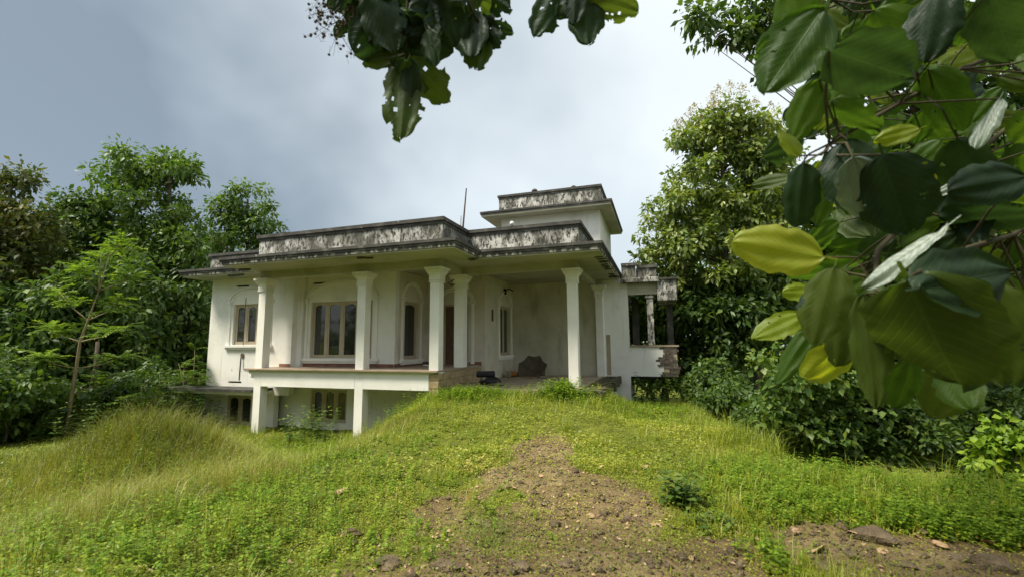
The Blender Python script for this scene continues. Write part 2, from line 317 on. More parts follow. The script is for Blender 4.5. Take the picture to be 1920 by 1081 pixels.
# ---------------------------------------------------------------- terrain
def vnoise(x, y, seed=0):
    x = np.asarray(x, float); y = np.asarray(y, float)
    xi = np.floor(x).astype(np.int64); yi = np.floor(y).astype(np.int64); fx = sstep(x - xi); fy = sstep(y - yi)
    def h(a, b):
        q = (a * 374761393 + b * 668265263 + seed * 1442695041) & 0xffffffff
        q = ((q ^ (q >> 13)) * 1274126177) & 0xffffffff; return ((q ^ (q >> 16)) & 0xffff) / 65535.0
    return (h(xi, yi) * (1 - fx) + h(xi + 1, yi) * fx) * (1 - fy) + (h(xi, yi + 1) * (1 - fx) + h(xi + 1, yi + 1) * fx) * fy
def fbm(x, y, seed=0, o=4):
    return sum(vnoise(x * 2 ** i, y * 2 ** i, seed + i) * .5 ** i for i in range(o)) / (2 - .5 ** (o - 1))
def hgt(x, y):
    x = np.asarray(x, float); y = np.asarray(y, float)
    z = np.interp(y, [-60, -12, -8, -4, -1, .6, 1.2, 5.5, 14], [-1.6, -.9, -.85, -.77, -.67, -.60, -.62, -1.55, -2.2])
    xl = np.interp(y, [-12, -6, -4, -2, .5], [2.2, 2.3, 2.3, 1.1, .3]); w = np.interp(y, [-12, -6, -4, -2, .5], [7.5, 5.4, 4.1, 2.7, 2.1])
    left = np.interp(y, [-9, -4, -1, 1.2, 5.5], [-1.70, -1.85, -1.92, -1.92, -1.95])
    t = sstep((xl - x) / w); z = z * (1 - t) + np.minimum(z, left) * t
    z = z - np.clip((-9 - x) * .03, 0, 1.2)
    z = z - .42 * sstep((x - 4.3) / 1.1) * sstep((y + 3.2) / 3.4) * sstep((4.5 - y) / 3)
    z = z + .85 * np.exp(-(((x + 3.0) / 1.5) ** 2 + ((y + 4.75) / 1.3) ** 2)) + .35 * np.exp(-(((x + 6.0) / 2.5) ** 2 + ((y + 5.2) / 1.6) ** 2))      # grassy hump on the left
    xr = np.interp(y, [-6, -4.2, -2, 0, 6], [8.0, 7.35, 7.05, 6.85, 6.85])
    e1 = x - xr; e2 = y + 4.75 + .06 * (x - 7.4)
    e = -np.log(np.exp(-3 * np.clip(e1, -6, 6)) + np.exp(-3 * np.clip(e2, -6, 6))) / 3 + .15
    z = z - 2.3 * sstep(e / 1.7)
    z = z + (fbm(x * .9, y * .9, 3) - .5) * .16 + (fbm(x * 4, y * 4, 9) - .5) * .05
    r = np.hypot(x - 1, y + 2); return z + np.clip(r - 45, 0, 400) * .02
def soil_mask(x, y):
    xc = np.interp(y, [-12, -8, -6.5, -4.5, -2.5, 0], [6.0, 5.6, 4.95, 4.2, 3.85, 3.6]); hw = np.interp(y, [-9, -7.6, -6.6, -5, -3, -1.8, -1], [2.2, 1.6, 1.05, .48, .18, .04, 0.01])
    k = np.abs(x - xc) / np.maximum(hw, .02) + (fbm(x * 1.6, y * 1.6, 21) - .5) * 2.0
    a = (1 - sstep((k - .55) / .8)) * sstep((-2.3 - y) / 2.6)
    d = np.hypot((x - 7.6) / 1.35, (y + 6.75) / .62) + (fbm(x * 2, y * 2, 33) - .5) * .7
    return np.maximum(a, 1 - sstep((d - .75) / .35))
def axis(lo, hi, step, far):
    a = np.arange(lo, hi + 1e-6, step); g = step * 1.25 ** np.arange(1, 60); g = np.cumsum(g); g = g[g < far]
    return np.concatenate([lo - g[::-1], a, hi + g])
gx, gy = axis(-8, 11, .11, 220), axis(-9.5, 3, .11, 220)
X, Y = np.meshgrid(gx, gy); Z = hgt(X, Y); nx, ny = len(gx), len(gy)
I = np.arange(nx * ny).reshape(ny, nx)
F = np.stack([I[:-1, :-1], I[:-1, 1:], I[1:, 1:], I[1:, :-1]], -1).reshape(-1, 4)
me = npmesh('ground', np.stack([X, Y, Z], -1).reshape(-1, 3), F, smooth=True)
a = me.attributes.new('soil', 'FLOAT', 'POINT'); a.data.foreach_set('value', soil_mask(X, Y).ravel().astype(np.float32))
tag(link('ground', me, M['ground']), kind='structure', label='mossy brown earth ramp rising to the porch')

# ---------------------------------------------------------------- the house
HZ = -1.9
house = empty('abandoned_house', (0, 0, HZ), 'white abandoned bungalow with pillared verandah and mould-blackened parapets', 'house')
UP = (0, 0, -HZ)
def hp(mb, name, material, **k): return mb.build(name, M[material], house, UP, **k)
W1, W2, W3, YB, ZC = .79, 1.13, 3.0, 5.9, -.5
XW, XR = -9.03, .42

def wallgrid(x0, x1, z0, z1, t, holes, T):
    """plaster wall in a local frame (x along, y into the wall, z up) with rectangular openings"""
    xs = sorted({x0, x1, *[h[0] for h in holes], *[h[1] for h in holes]}); zs = sorted({z0, z1, *[h[2] for h in holes], *[h[3] for h in holes]})
    mb = MB(T); nx, nz = len(xs) - 1, len(zs) - 1
    solid = lambda i, j: 0 <= i < nx and 0 <= j < nz and not any(h[0] <= (xs[i] + xs[i + 1]) / 2 <= h[1] and h[2] <= (zs[j] + zs[j + 1]) / 2 <= h[3] for h in holes)
    for i in range(nx):
        for j in range(nz):
            if not solid(i, j): continue
            a, b, c, d = xs[i], xs[i + 1], zs[j], zs[j + 1]
            mb.add([(a, 0, c), (b, 0, c), (b, 0, d), (a, 0, d)], [(0, 1, 2, 3)]); mb.add([(a, t, c), (b, t, c), (b, t, d), (a, t, d)], [(3, 2, 1, 0)])
            if not solid(i - 1, j): mb.add([(a, 0, c), (a, t, c), (a, t, d), (a, 0, d)], [(3, 2, 1, 0)])
            if not solid(i + 1, j): mb.add([(b, 0, c), (b, t, c), (b, t, d), (b, 0, d)], [(0, 1, 2, 3)])
            if not solid(i, j - 1): mb.add([(a, 0, c), (b, 0, c), (b, t, c), (a, t, c)], [(3, 2, 1, 0)])
            if not solid(i, j + 1): mb.add([(a, 0, d), (b, 0, d), (b, t, d), (a, t, d)], [(0, 1, 2, 3)])
    return mb
def frame_front(y): return Matrix.Translation((0, y, 0))                                  # faces -Y
def frame_right(x): return Matrix.Translation((x, 0, 0)) @ Matrix.Rotation(math.pi / 2, 4, 'Z')   # local x -> +Y, into wall -> -X
T1, T2, T3, TB = frame_front(W1), frame_front(W2), frame_front(W3), frame_front(YB)
TS, TR = frame_right(-1.8), frame_right(XR)

def window(T, x0, x1, z0, z1, n, label=None, recess=.07, shutter=None, flat_top=False):
    """timber window: frame with mullions and one glass pane per light"""
    mb = MB(T); fw, d0, d1 = .055, recess, recess + .07
    mb.box(x0, x0 + fw, d0, d1, z0, z1).box(x1 - fw, x1, d0, d1, z0, z1).box(x0 + fw, x1 - fw, d0, d1, z0, z0 + fw).box(x0 + fw, x1 - fw, d0, d1, z1 - fw, z1)
    w = hp(mb, 'window', 'wood', bevel=.004)
    if label: w['label'] = label
    s = (x1 - x0) / n
    for i in range(1, n): MB(T).box(x0 + i * s - .04, x0 + i * s + .04, d0 + .002, d1 - .002, z0 + fw, z1 - fw).build('mullion', M['wood'], w)
    for i in range(n):
        a, b = x0 + i * s + (.04 if i else fw), x0 + (i + 1) * s - (.04 if i < n - 1 else fw); c, e_ = z0 + fw, z1 - fw
        # sash with a cusped head
        sw = .05; mbs = MB(T); mbs.box(a, a + sw, d0 + .012, d1 - .012, c, e_).box(b - sw, b, d0 + .012, d1 - .012, c, e_).box(a + sw, b - sw, d0 + .012, d1 - .012, c, c + sw)
        mid = (a + b) / 2; k = 8; vs = []
        for q in range(k + 1):
            xx = a + sw + (b - a - 2 * sw) * q / k; h = e_ - .10 + .065 * math.sin(math.pi * q / k) ** .7; vs += [(xx, d0 + .012, h), (xx, d0 + .012, e_), (xx, d1 - .012, h), (xx, d1 - .012, e_)]
        fs = []
        for q in range(k):
            p = q * 4; fs += [(p, p + 4, p + 5, p + 1), (p + 2, p + 3, p + 7, p + 6), (p, p + 2, p + 6, p + 4)]
        mbs.add(vs, fs); sash = mbs.build('sash', M['wood'], w)
        MB(T).box(a + .01, b - .01, d0 + .03, d0 + .036, c + .01, e_ - .01).build('pane', M['glass'], w)
    return w
def moulding(w, T, x0, x1, z0, z1, arch_h, sill=True, ped=.12):
    """raised plaster surround: pilaster strips with little capitals, sill and arched hood"""
    o = .16
    for sx, a in ((-1, x0), (1, x1)):
        mb = MB(T); c = a + sx * o
        mb.box(c - .045, c + .045, -.03, .01, z0 + .05, z1 - .02)
        for k, (zz, hw, pr) in enumerate(((z1 - .02, .075, .05), (z1 + .05, .10, .07))): mb.box(c - hw, c + hw, -pr, .01, zz, zz + .045)
        mb.box(c - .065, c + .065, -.045, .01, z0 - .02, z0 + .05)
        mb.build('pilaster_strip', M['column'], w)
    if sill: MB(T).box(x0 - o - ped, x1 + o + ped, -.10, .01, z0 - .09, z0 - .02).box(x0 - o - ped * .6, x1 + o + ped * .6, -.06, .01, z0 - .16, z0 - .09).build('sill', M['column'], w)
    cx, R = (x0 + x1) / 2, (x1 - x0) / 2 + o; n = 20
    for (r0, pr) in ((0, .055), (-.075, .03)):
        vs, fs = [], []
        for i in range(n + 1):
            t = math.pi * i / n
            for rr in (0, .05):
                xx = cx - (R + r0 + rr) * math.cos(t); zz = z1 + .095 + (arch_h + r0 + rr) * math.sin(t); vs += [(xx, -pr, zz), (xx, .01, zz)]
        for i in range(n):
            p = i * 4; fs += [(p, p + 4, p + 6, p + 2), (p + 2, p + 6, p + 7, p + 3), (p, p + 1, p + 5, p + 4)]
        MB(T).add(vs, fs).build('arch_moulding', M['column'], w)
# --- walls of the upper floor
win1 = (-7.95, -6.45, .72, 2.08); win2 = (-4.99, -2.62, .27, 2.08); winS = (1.68, 2.52, .22, 2.06); winR = (4.47, 5.55, .26, 2.06); door = (-1.12, -.18, 0, 2.02)
hp(wallgrid(XW, -5.41, -.9, 3.0, .2, [win1, (-7.93, -7.35, 2.68, 2.74), (-8.0, -7.42, -.55, -.49)], T1), 'wall', 'plaster')
hp(wallgrid(-5.41, -1.8, -.2, 3.0, .2, [win2, (-4.98, -4.42, 2.68, 2.74)], T2), 'wall', 'plaster')
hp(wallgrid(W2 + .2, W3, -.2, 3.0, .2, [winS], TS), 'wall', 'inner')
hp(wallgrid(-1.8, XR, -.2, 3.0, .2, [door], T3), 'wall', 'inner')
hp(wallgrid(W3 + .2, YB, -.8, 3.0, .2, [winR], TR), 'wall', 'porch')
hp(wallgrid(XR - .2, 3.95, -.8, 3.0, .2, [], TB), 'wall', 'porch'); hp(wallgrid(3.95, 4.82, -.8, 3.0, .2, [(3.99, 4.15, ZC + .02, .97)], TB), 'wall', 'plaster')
hp(MB().box(-5.41, -5.21, W1 + .2, W2, -.2, 3.0), 'wall', 'plaster')                       # short return of the left room
hp(MB().box(XW, XW + .2, W1 + .2, 12, -2.2, 3.0).box(XW + .2, 4.6, 11.8, 12, -2.2, 3.0).box(4.4, 4.6, YB + .2, 11.8, -2.2, 3.0), 'wall', 'plaster')
for (T, a, b, c, d) in ((T1, -7.93, -7.35, 2.68, 2.74), (T1, -8.0, -7.42, -.55, -.49), (T2, -4.98, -4.42, 2.68, 2.74), (TB, 3.99, 4.15, ZC + .02, .97)):
    hp(MB(T).box(a, b, .08, .1, c, d), 'vent_slot', 'dark' if T is not TB else 'wood')
w = window(T1, *win1, 3); moulding(w, T1, *win1, .42)
w = window(T2, *win2, 4); moulding(w, T2, *win2, .55)
w = window(TS, *winS, 1); moulding(w, TS, *winS, .5)
w = window(TR, *winR, 2, label='narrow shuttered window on the car porch side wall'); moulding(w, TR, *winR, .42)
# front door with an arched hood
dr = hp(MB(T3).box(door[0], door[1], .06, .14, 0, door[3]), 'door', 'door'); dr['label'] = 'dark brown panelled timber front door'
MB(T3).box(door[0], door[0] + .07, .03, .06, 0, door[3]).box(door[1] - .07, door[1], .03, .06, 0, door[3]).box(door[0] + .07, door[1] - .07, .03, .06, door[3] - .07, door[3]).build('door_frame', M['wood'], dr)
for i in range(2):
    for j in range(3): MB(T3).box(door[0] + .14 + i * .36, door[0] + .42 + i * .36, .045, .06, .15 + j * .6, .65 + j * .6).build('door_panel', M['door'], dr, bevel=.01)
MB(T3).box(door[1] - .16, door[1] - .13, 0, .06, .95, 1.12).build('door_handle', M['metal'], dr)
moulding(dr, T3, door[0], door[1], .05, door[3], .42, sill=False)
# --- verandah floor, skirting, beam and lower storey
fl = [(-6.3, -.12), (.30, -.12), (.30, W3 - .004), (-1.8 + .004, W3 - .004), (-1.8 + .004, W2 - .004), (-5.41 + .004, W2 - .004), (-5.41 + .004, W1 - .004), (-6.3, W1 - .004)]
hp(MB().prism(fl, -.05, 0), 'verandah_floor', 'floor', bevel=.008)
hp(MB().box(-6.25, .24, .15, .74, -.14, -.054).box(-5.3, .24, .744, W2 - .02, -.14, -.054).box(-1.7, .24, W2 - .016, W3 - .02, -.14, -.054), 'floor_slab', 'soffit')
sk = .10
for T, a, b in ((T1, -5.85, -5.414), (T2, -5.40, -1.81), (TS, W2 + .004, W3 - .024), (T3, -1.77, door[0] - .02), (T3, door[1] + .02, XR - .13)):
    hp(MB(T).box(a, b, -.018, .004, .001, sk), 'skirting', 'skirting')
xA, xB, xE, CW = -6.011, -2.339, 3.449, .276
hp(MB().box(xA + CW, xB - .001, 0, .14, -.54, -.055).box(xB + CW + .001, -.001, .0, .14, -.54, -.055), 'floor_beam', 'column', bevel=.006)
hp(MB().box(-6.28, xA - .003, .02, .14, -.16, -.055).box(-6.16, xA - .003, .02, .14, -.30, -.161), 'corbel', 'column')
def column(x, y, zb, w=CW, z1=2.75, name='column'):
    h = w / 2; c = hp(MB().lathe4(x + h, y + h, [(zb, h), (2.36, h)]), name, 'column', bevel=.006)
    MB().lathe4(x + h, y + h, [(2.36, h + .03), (2.395, h + .03), (2.397, h + .002), (2.41, h + .002), (2.412, h + .022), (2.555, h + .026), (2.557, h + .04), (2.585, h + .045), (2.62, h + .075), (2.622, h + .062), (2.635, h + .062), (2.637, h + .09), (2.685, h + .095), (2.687, h + .078), (2.697, h + .078), (2.699, h + .122), (z1 + .01, h + .125)]).build('capital', M['column'], c)
    return c
column(xA, 0, -.05); column(xB, 0, -.05)
column(0, 0, -.05); column(-.02, 1.552, -.02, .30); column(xE, 1.552, ZC - .02); column(3.68, YB - .26, ZC - .02, .27)
for x in (xA, xB): hp(MB().lathe4(x + CW / 2, CW / 2, [(-2.1, CW / 2 - .002), (-.051, CW / 2 - .002)]), 'lower_column', 'column', bevel=.006)
# lower storey wall, windows and canopy
lw1 = (-8.05, -6.95, -1.9, -.95); lw2 = (-4.95, -3.55, -1.75, -.72)
hp(wallgrid(XW + .02, -6.0, -2.2, -.9, .2, [lw1], frame_front(W1 + .004)), 'wall', 'plaster')
hp(wallgrid(-6.2, .2, -2.2, -.15, .2, [lw2], frame_front(W2 + .1)), 'wall', 'plaster')
window(frame_front(W1 + .004), *lw1, 2); window(frame_front(W2 + .1), *lw2, 3)
hp(MB().box(-9.9, xA - .06, -.02, W1 - .002, -.74, -.66), 'canopy', 'black'); hp(MB().box(-9.75, xA - .06, .10, W1 - .002, -.83, -.742), 'canopy_underside', 'column')
# plinth of laterite blocks along the verandah's open end
pl = hp(MB().box(.06, .27, .02, W3 - .03, -1.6, -.055), 'plinth', 'mortar'); k = 0
for r_ in range(5):
    y = .30 + (r_ % 2) * .17
    if r_ % 2: MB().box(.262, .285 + rng.uniform(0, .012), .31, .455, -.26 - r_ * .195, -.075 - r_ * .195).build('laterite_block', M['laterite'], pl, bevel=.012)
    while y < W3 - .1:
        L_ = min(.36, W3 - .04 - y)
        MB().box(.262, .285 + rng.uniform(0, .014), y + .008, y + L_ - .008, -.26 - r_ * .195, -.075 - r_ * .195).build('laterite_block', M['laterite'], pl, bevel=.012); y += L_
for r_ in range(4):
    MB().box(.01 + rng.uniform(0, .01), .30, -.012 - rng.uniform(0, .012), .285, -.27 - r_ * .21, -.07 - r_ * .21).build('laterite_block', M['laterite'], pl, bevel=.02)
hp(MB().add([(-.02, -.02, -.10), (.30, -.02, -.06), (.33, .1, -.08), (.31, .3, -.07), (0, .3, -.07), (-.01, -.015, -.052), (.29, -.015, -.051), (.31, .1, -.051), (.3, .29, -.051), (0, .3, -.051)],
            [(0, 1, 6, 5), (1, 2, 7, 6), (2, 3, 8, 7), (4, 3, 2, 1, 0), (5, 6, 7, 8, 9), (3, 4, 9, 8)]), 'broken_plaster', 'column')
# car porch slab with a crumbling mossy edge
sl = [(.30, .55), (3.2, .42), (4.05, .30)]
edge = [(4.45 + rng.uniform(-.1, .12), y) for y in np.linspace(.35, YB - .05, 15)]
hp(MB().prism(sl + [(3.85, .6), (3.9, YB - .005), (.425, YB - .005), (.425, W3), (.30, W3)], ZC - .16, ZC), 'porch_slab', 'slab')
hp(MB().prism([(3.853, .5)] + edge + [(3.903, YB - .006)], ZC - .22, ZC - .012), 'porch_slab_edge', 'mossslab')
hp(MB().box(3.9, 4.30, .9, YB + .2, -2.4, ZC - .222), 'retaining_wall', 'plaster')
hp(MB().box(4.30, 4.80, YB + .02, YB + .2, -2.4, ZC - .03), 'retaining_wall', 'plaster')
for k in range(26):
    y = rng.uniform(.4, YB - .2); x = 4.3 + rng.uniform(-.25, .22); s = rng.uniform(.05, .16)
    hp(MB().prism([(x + s * math.cos(t) * rng.uniform(.6, 1.2), y + 1.6 * s * math.sin(t) * rng.uniform(.6, 1.2)) for t in np.linspace(0, 5.4, 6)], ZC - .26 + rng.uniform(0, .1), ZC - .03 + rng.uniform(0, .07)), 'slab_rubble', 'mossslab')
# --- beams and roof slab with stepped eaves
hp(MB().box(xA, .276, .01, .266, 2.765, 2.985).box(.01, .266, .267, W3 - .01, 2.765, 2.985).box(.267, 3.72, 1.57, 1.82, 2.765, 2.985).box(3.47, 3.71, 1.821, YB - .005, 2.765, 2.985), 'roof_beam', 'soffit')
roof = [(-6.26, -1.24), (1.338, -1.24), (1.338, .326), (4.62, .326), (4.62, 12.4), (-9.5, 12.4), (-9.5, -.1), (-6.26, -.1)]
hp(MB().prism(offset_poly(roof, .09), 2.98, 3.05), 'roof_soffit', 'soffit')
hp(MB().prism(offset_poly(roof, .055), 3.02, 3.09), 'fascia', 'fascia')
rf = hp(MB().prism(offset_poly(roof, .028), 3.09, 3.15).prism(roof, 3.15, 3.224), 'roof_slab', 'black')
for k in range(16):     # spalled, hanging bits along the eaves
    y = rng.uniform(.6, 5.4); s = rng.uniform(.05, .14)
    hp(MB().prism([(4.42 + s * 1.6 * math.cos(t) * rng.uniform(.5, 1.1) , y + .5 * s * math.sin(t) * rng.uniform(.6, 1.2)) for t in np.linspace(0, 5.4, 6)], 2.955, 2.979 - rng.uniform(0, .004)), 'spalled_patch', 'black')
for (x, y, s) in ((1.2, .2, .12), (1.1, .35, .09), (-1.35, -.85, .10), (-1.55, -.95, .14), (-6.0, -.6, .2), (-7.2, .1, .25)):
    hp(MB().prism([(x + s * 1.6 * math.cos(t) * rng.uniform(.5, 1.1), y + .5 * s * math.sin(t) * rng.uniform(.6, 1.2)) for t in np.linspace(0, 5.4, 6)], 2.94, 2.979), 'spalled_patch', 'black')
pp = [(-5.45, 3.5), (-5.45, -.48), (.575, -.48), (.575, 1.09), (3.86, 1.09), (3.86, 11.5)]
pw = hp(path_wall(MB(), pp, .06, 3.225, 3.80), 'parapet', 'mould')
path_wall(path_wall(MB(), pp, .085, 3.80, 3.88), pp, .125, 3.88, 3.975).build('coping', M['black'], pw)
p2 = [(-8.9, 11), (-8.9, .66), (-5.52, .66)]
pw = hp(path_wall(MB(), p2, .06, 3.225, 3.70), 'parapet', 'mould'); path_wall(path_wall(MB(), p2, .085, 3.70, 3.77), p2, .12, 3.77, 3.86).build('coping', M['black'], pw)
# --- stair tower
tw = [(-.34, 6.8), (3.80, 6.8), (3.80, 11), (-.34, 11)]
hp(MB().prism(tw, 3.225, 5.95), 'tower_wall', 'plaster')
ts = [(-1.08, 6.15), (4.36, 6.15), (4.36, 11.4), (-1.08, 11.4)]
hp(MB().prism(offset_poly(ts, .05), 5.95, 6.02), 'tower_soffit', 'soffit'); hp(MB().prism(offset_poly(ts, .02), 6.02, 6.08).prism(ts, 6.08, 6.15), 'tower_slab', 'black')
pq = [(-.36, 11), (-.36, 6.76), (3.82, 6.76), (3.82, 11)]
pw = hp(path_wall(MB(), pq, .06, 6.151, 6.78), 'parapet', 'mould'); path_wall(path_wall(MB(), pq, .08, 6.78, 6.86), pq, .11, 6.86, 6.95).build('coping', M['black'], pw)
hp(MB().lathe([(.0, 0), (.10, 0), (.13, .05), (.09, .12), (.0, .14)], 9, (1.15, 6.76, 6.952)), 'cement_lump', 'black'); hp(MB().lathe([(0, 0), (.08, 0), (.10, .04), (.05, .08), (.0, .09)], 9, (2.8, 6.76, 6.952)), 'cement_lump', 'black')
# --- right wing: half wall with bare brick, post, beam and upper parapet
hp(MB().box(4.822, 6.40, YB, YB + .18, ZC, .53), 'half_wall', 'plaster'); hp(MB().box(4.824, 6.48, YB - .04, YB + .24, .532, .59), 'half_wall_coping', 'slab')
bw = hp(MB().box(5.95, 6.405, YB - .006, YB + .186, ZC + .004, .528), 'exposed_brickwork', 'mortar')
for r_ in range(12):
    z = ZC + .006 + r_ * .0855; x = 5.76 + rng.uniform(0, .18) + .12 * math.sin(r_ * .8)
    while x < 6.36:
        l = min(rng.uniform(.17, .21), 6.46 - x)
        if l > .06 and rng.random() > .06: MB().box(x, x + l - .012 + (rng.uniform(-.02, .05) if x + l > 6.4 else 0), YB - .010 - rng.uniform(0, .018), YB + .19, z, z + .072).build('brick', M['brick'], bw)
        x += l
hp(MB().box(4.8, 6.45, YB + .26, 8.2, ZC - .12, ZC), 'wing_floor', 'black')
hp(MB().box(5.47, 5.69, YB + .01, YB + .17, .592, 2.398).box(5.42, 5.74, YB - .02, YB + .2, 2.26, 2.33), 'wing_post', 'mould', bevel=.01)
hp(MB().box(4.86, 5.10, 7.6, 7.85, ZC, 2.4), 'wing_post', 'black'); hp(MB().box(6.15, 6.38, 7.7, 7.9, ZC, 2.4), 'wing_post', 'black')
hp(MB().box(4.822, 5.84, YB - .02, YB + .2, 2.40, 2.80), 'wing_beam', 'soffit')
hp(MB().box(5.85, 6.5, YB - .12, 8.2, 2.14, 2.88), 'wing_beam', 'mould', bevel=.02); hp(MB().box(5.80, 6.56, YB - .18, 8.25, 2.882, 2.94), 'wing_beam_cap', 'black')
hp(MB().box(4.60, 5.92, YB - .25, 8.2, 2.802, 2.98), 'wing_slab', 'mould', bevel=.02)
pw = hp(MB().box(4.63, 5.13, YB + .02, YB + .14, 2.982, 3.46).box(5.14, 5.84, YB + .10, YB + .22, 2.982, 3.36), 'parapet', 'mould')
MB().box(4.625, 5.20, YB - .03, YB + .19, 3.462, 3.56).box(5.205, 5.90, YB + .05, YB + .27, 3.362, 3.46).build('coping', M['black'], pw)
# --- cables and stubs fixed to the wall
hp(MB().tube([(-7.43, W1 - .02, 2.3), (-7.42, W1 - .02, .56)], .008, 5).tube([(-7.5, W1 - .015, .3), (-7.52, W1 - .015, -.45)], .012, 5).tube([(-7.40, W1 - .015, .3), (-7.35, W1 - .015, -.1), (-7.0, W1 - .015, -.15), (-6.7, W1 - .015, -.55)], .007, 5), 'wall_cable', 'rubber')
hp(MB().lathe([(.05, 0), (.075, 0), (.075, .03), (.05, .03)], 14, (-7.43, W1 - .03, .36), (0, 1, 0)), 'pipe_hole_ring', 'metal')
hp(MB().tube([(.43, 4.9, 2.62), (.62, 4.88, 2.70), (.80, 4.86, 2.60)], .022, 6).box(.43, .50, 4.82, 4.96, 2.5, 2.7), 'lamp_bracket', 'rubber')
hp(MB().tube([(.05, 1.6, 2.66), (-.02, 1.45, 2.60), (-.18, 1.42, 2.52), (-.05, 1.5, 2.46), (.02, 1.56, 2.5)], .018, 5), 'cable_loop', 'rubber')
hp(MB().box(.421, .45, 3.58, 3.70, 1.45, 1.85), 'switch_box', 'door')

# ---------------------------------------------------------------- things in and on the house
u_ = empty('broken_umbrella', (1.45, 4.75, ZC), 'open dark umbrella lying on its side on the porch floor', 'umbrella')
mb = MB(); ax = Vector((-.35, -.75, .28)).normalized(); sx = ax.cross(Vector((0, 0, 1))).normalized(); sy = sx.cross(ax); ctr = Vector((0.0, .1, .24)); n = 8; ribs = []
for i in range(n):
    t = 2 * math.pi * (i + .5) / n; ribs.append(ctr + (sx * math.cos(t) * .74 + sy * math.sin(t) * .58) + ax * .0)
apex = ctr - ax * .34; mids = [apex.lerp(r_, .55) - ax * .06 for r_ in ribs]; hems = [(ribs[i] + ribs[(i + 1) % n]) / 2 * 1 - (((ribs[i] + ribs[(i + 1) % n]) / 2) - ctr) * .08 for i in range(n)]
vs = [apex] + mids + ribs + hems; fs = []
for i in range(n): j = (i + 1) % n; fs += [(0, 1 + i, 1 + j), (1 + i, 1 + n + i, 1 + 2 * n + i, 1 + j), (1 + j, 1 + 2 * n + i, 1 + n + j)]
cn = MB().add(vs, fs).build('canopy', M['umbrella'], u_, smooth=False); sm = cn.modifiers.new('thick', 'SOLIDIFY'); sm.thickness = .006
MB().tube([apex - ax * .05, ctr + ax * .45], .008, 6).build('shaft', M['metal'], u_)
for i in range(n): MB().tube([apex + ax * .012, mids[i] + ax * .012, ribs[i] + ax * .012], .004, 4).build('rib', M['metal'], u_)
g = empty('rolled_mat', (.98, 1.75, ZC), 'black rolled rubber mat resting on a dark bag beside the plinth', 'mat')
MB().lathe([(0, -.27), (.075, -.27), (.09, -.25), (.09, .25), (.075, .27), (0, .27)], 16, (-.05, 0, .30), (.9, .15, .02)).build('roll', M['rubber'], g, smooth=True)
MB().lathe([(.05, -.278), (.088, -.278), (.088, -.268), (.05, -.268)], 16, (-.05, 0, .30), (.9, .15, .02)).build('pale_end', M['slab'], g)
def lump(name, loc, r, material, label, cat, seed, group=None, flat=1, parent=None, sub=2, rough=.25):
    import bmesh
    bm = bmesh.new(); bmesh.ops.create_icosphere(bm, subdivisions=sub, radius=1); rr = np.random.default_rng(seed); K = rr.normal(size=(9, 3)); ph = rr.uniform(0, 6, 9)
    for v in bm.verts:
        p = np.array(v.co); d = 1 + rough * sum(math.sin(p @ K[i] * 2.2 + ph[i]) for i in range(9)) / 3
        v.co = Vector((p[0] * r[0] * d, p[1] * r[1] * d, p[2] * r[2] * d))
    me = bpy.data.meshes.new(name); bm.to_mesh(me); bm.free()
    if not flat: me.polygons.foreach_set('use_smooth', [True] * len(me.polygons))
    o = link(name, me, M[material], parent, loc)
    if label: tag(o, label, cat, group)
    return o
lump('crumpled_bag', (1.10, 1.72, ZC + .09), (.26, .2, .12), 'rubber', 'crumpled black plastic bag under the rolled mat', 'bag', 5, flat=0, rough=.4)
lump('cloth_heap', (1.45, 1.5, ZC + .03), (.22, .12, .05), 'umbrella', 'flat dark rag on the porch floor near the bag', 'rag', 6, flat=0, rough=.5)
b = empty('orange_can', (.80, 4.75, ZC), 'orange plastic can lying by the umbrella', 'can')
MB().lathe([(0, -.16), (.09, -.16), (.10, -.12), (.10, .10), (.05, .15), (.03, .19), (0, .19)], 14, (0, 0, .10), (.9, -.3, .1)).build('body', M['orange'], b, smooth=True)
MB().lathe([(0, .19), (.035, .19), (.035, .22), (0, .22)], 12, (0, 0, .10), (.9, -.3, .1)).build('cap', M['rubber'], b)
tag(MB().box(.60, .76, 4.55, 4.72, ZC, ZC + .22).build('cement_block', M['slab'], bevel=.02), 'small pale cement block standing beside the orange can', 'block')
tag(MB().tube([(1.2, 4.3, ZC + .02), (1.75, 4.2, ZC + .02)], .02, 6).build('stick', M['palebark']), 'pale stick lying in front of the umbrella', 'stick')
lump('rag', (1.95, 4.4, ZC + .03), (.16, .1, .05), 'umbrella', 'small dark rag beside the umbrella', 'rag', 8, flat=0)
lump('white_scrap', (-1.15, 1.9, .03), (.13, .06, .03), 'column', 'small white scrap on the verandah floor by the inner window', 'scrap', 9, flat=0)
g = empty('roof_globe_lamp', (2.0, 1.09, 3.975), 'white globe lamp on a black stub standing on the porch parapet', 'lamp')
MB().tube([(0, 0, 0), (0, 0, .07)], .035, 10).build('stub', M['black'], g); MB().lathe([(0, -.06)] + [(.065 * math.cos(t), .065 * math.sin(t)) for t in np.linspace(-1.3, 1.3, 9)] + [(0, .065)], 14, (0, 0, .11)).build('globe', M['globe'], g, smooth=True)
tag(MB().tube([(-.92, 4, 3.22), (-.86, 4, 4.95), (-.73, 4, 6.42)], [.045, .035, .022], 6).tube([(-.99, 4, 3.22), (-.95, 4.02, 5.4)], [.02, .012], 5).build('roof_rod', M['metal']), 'thin rusty rod rising above the roof beside the stair tower', 'rod')

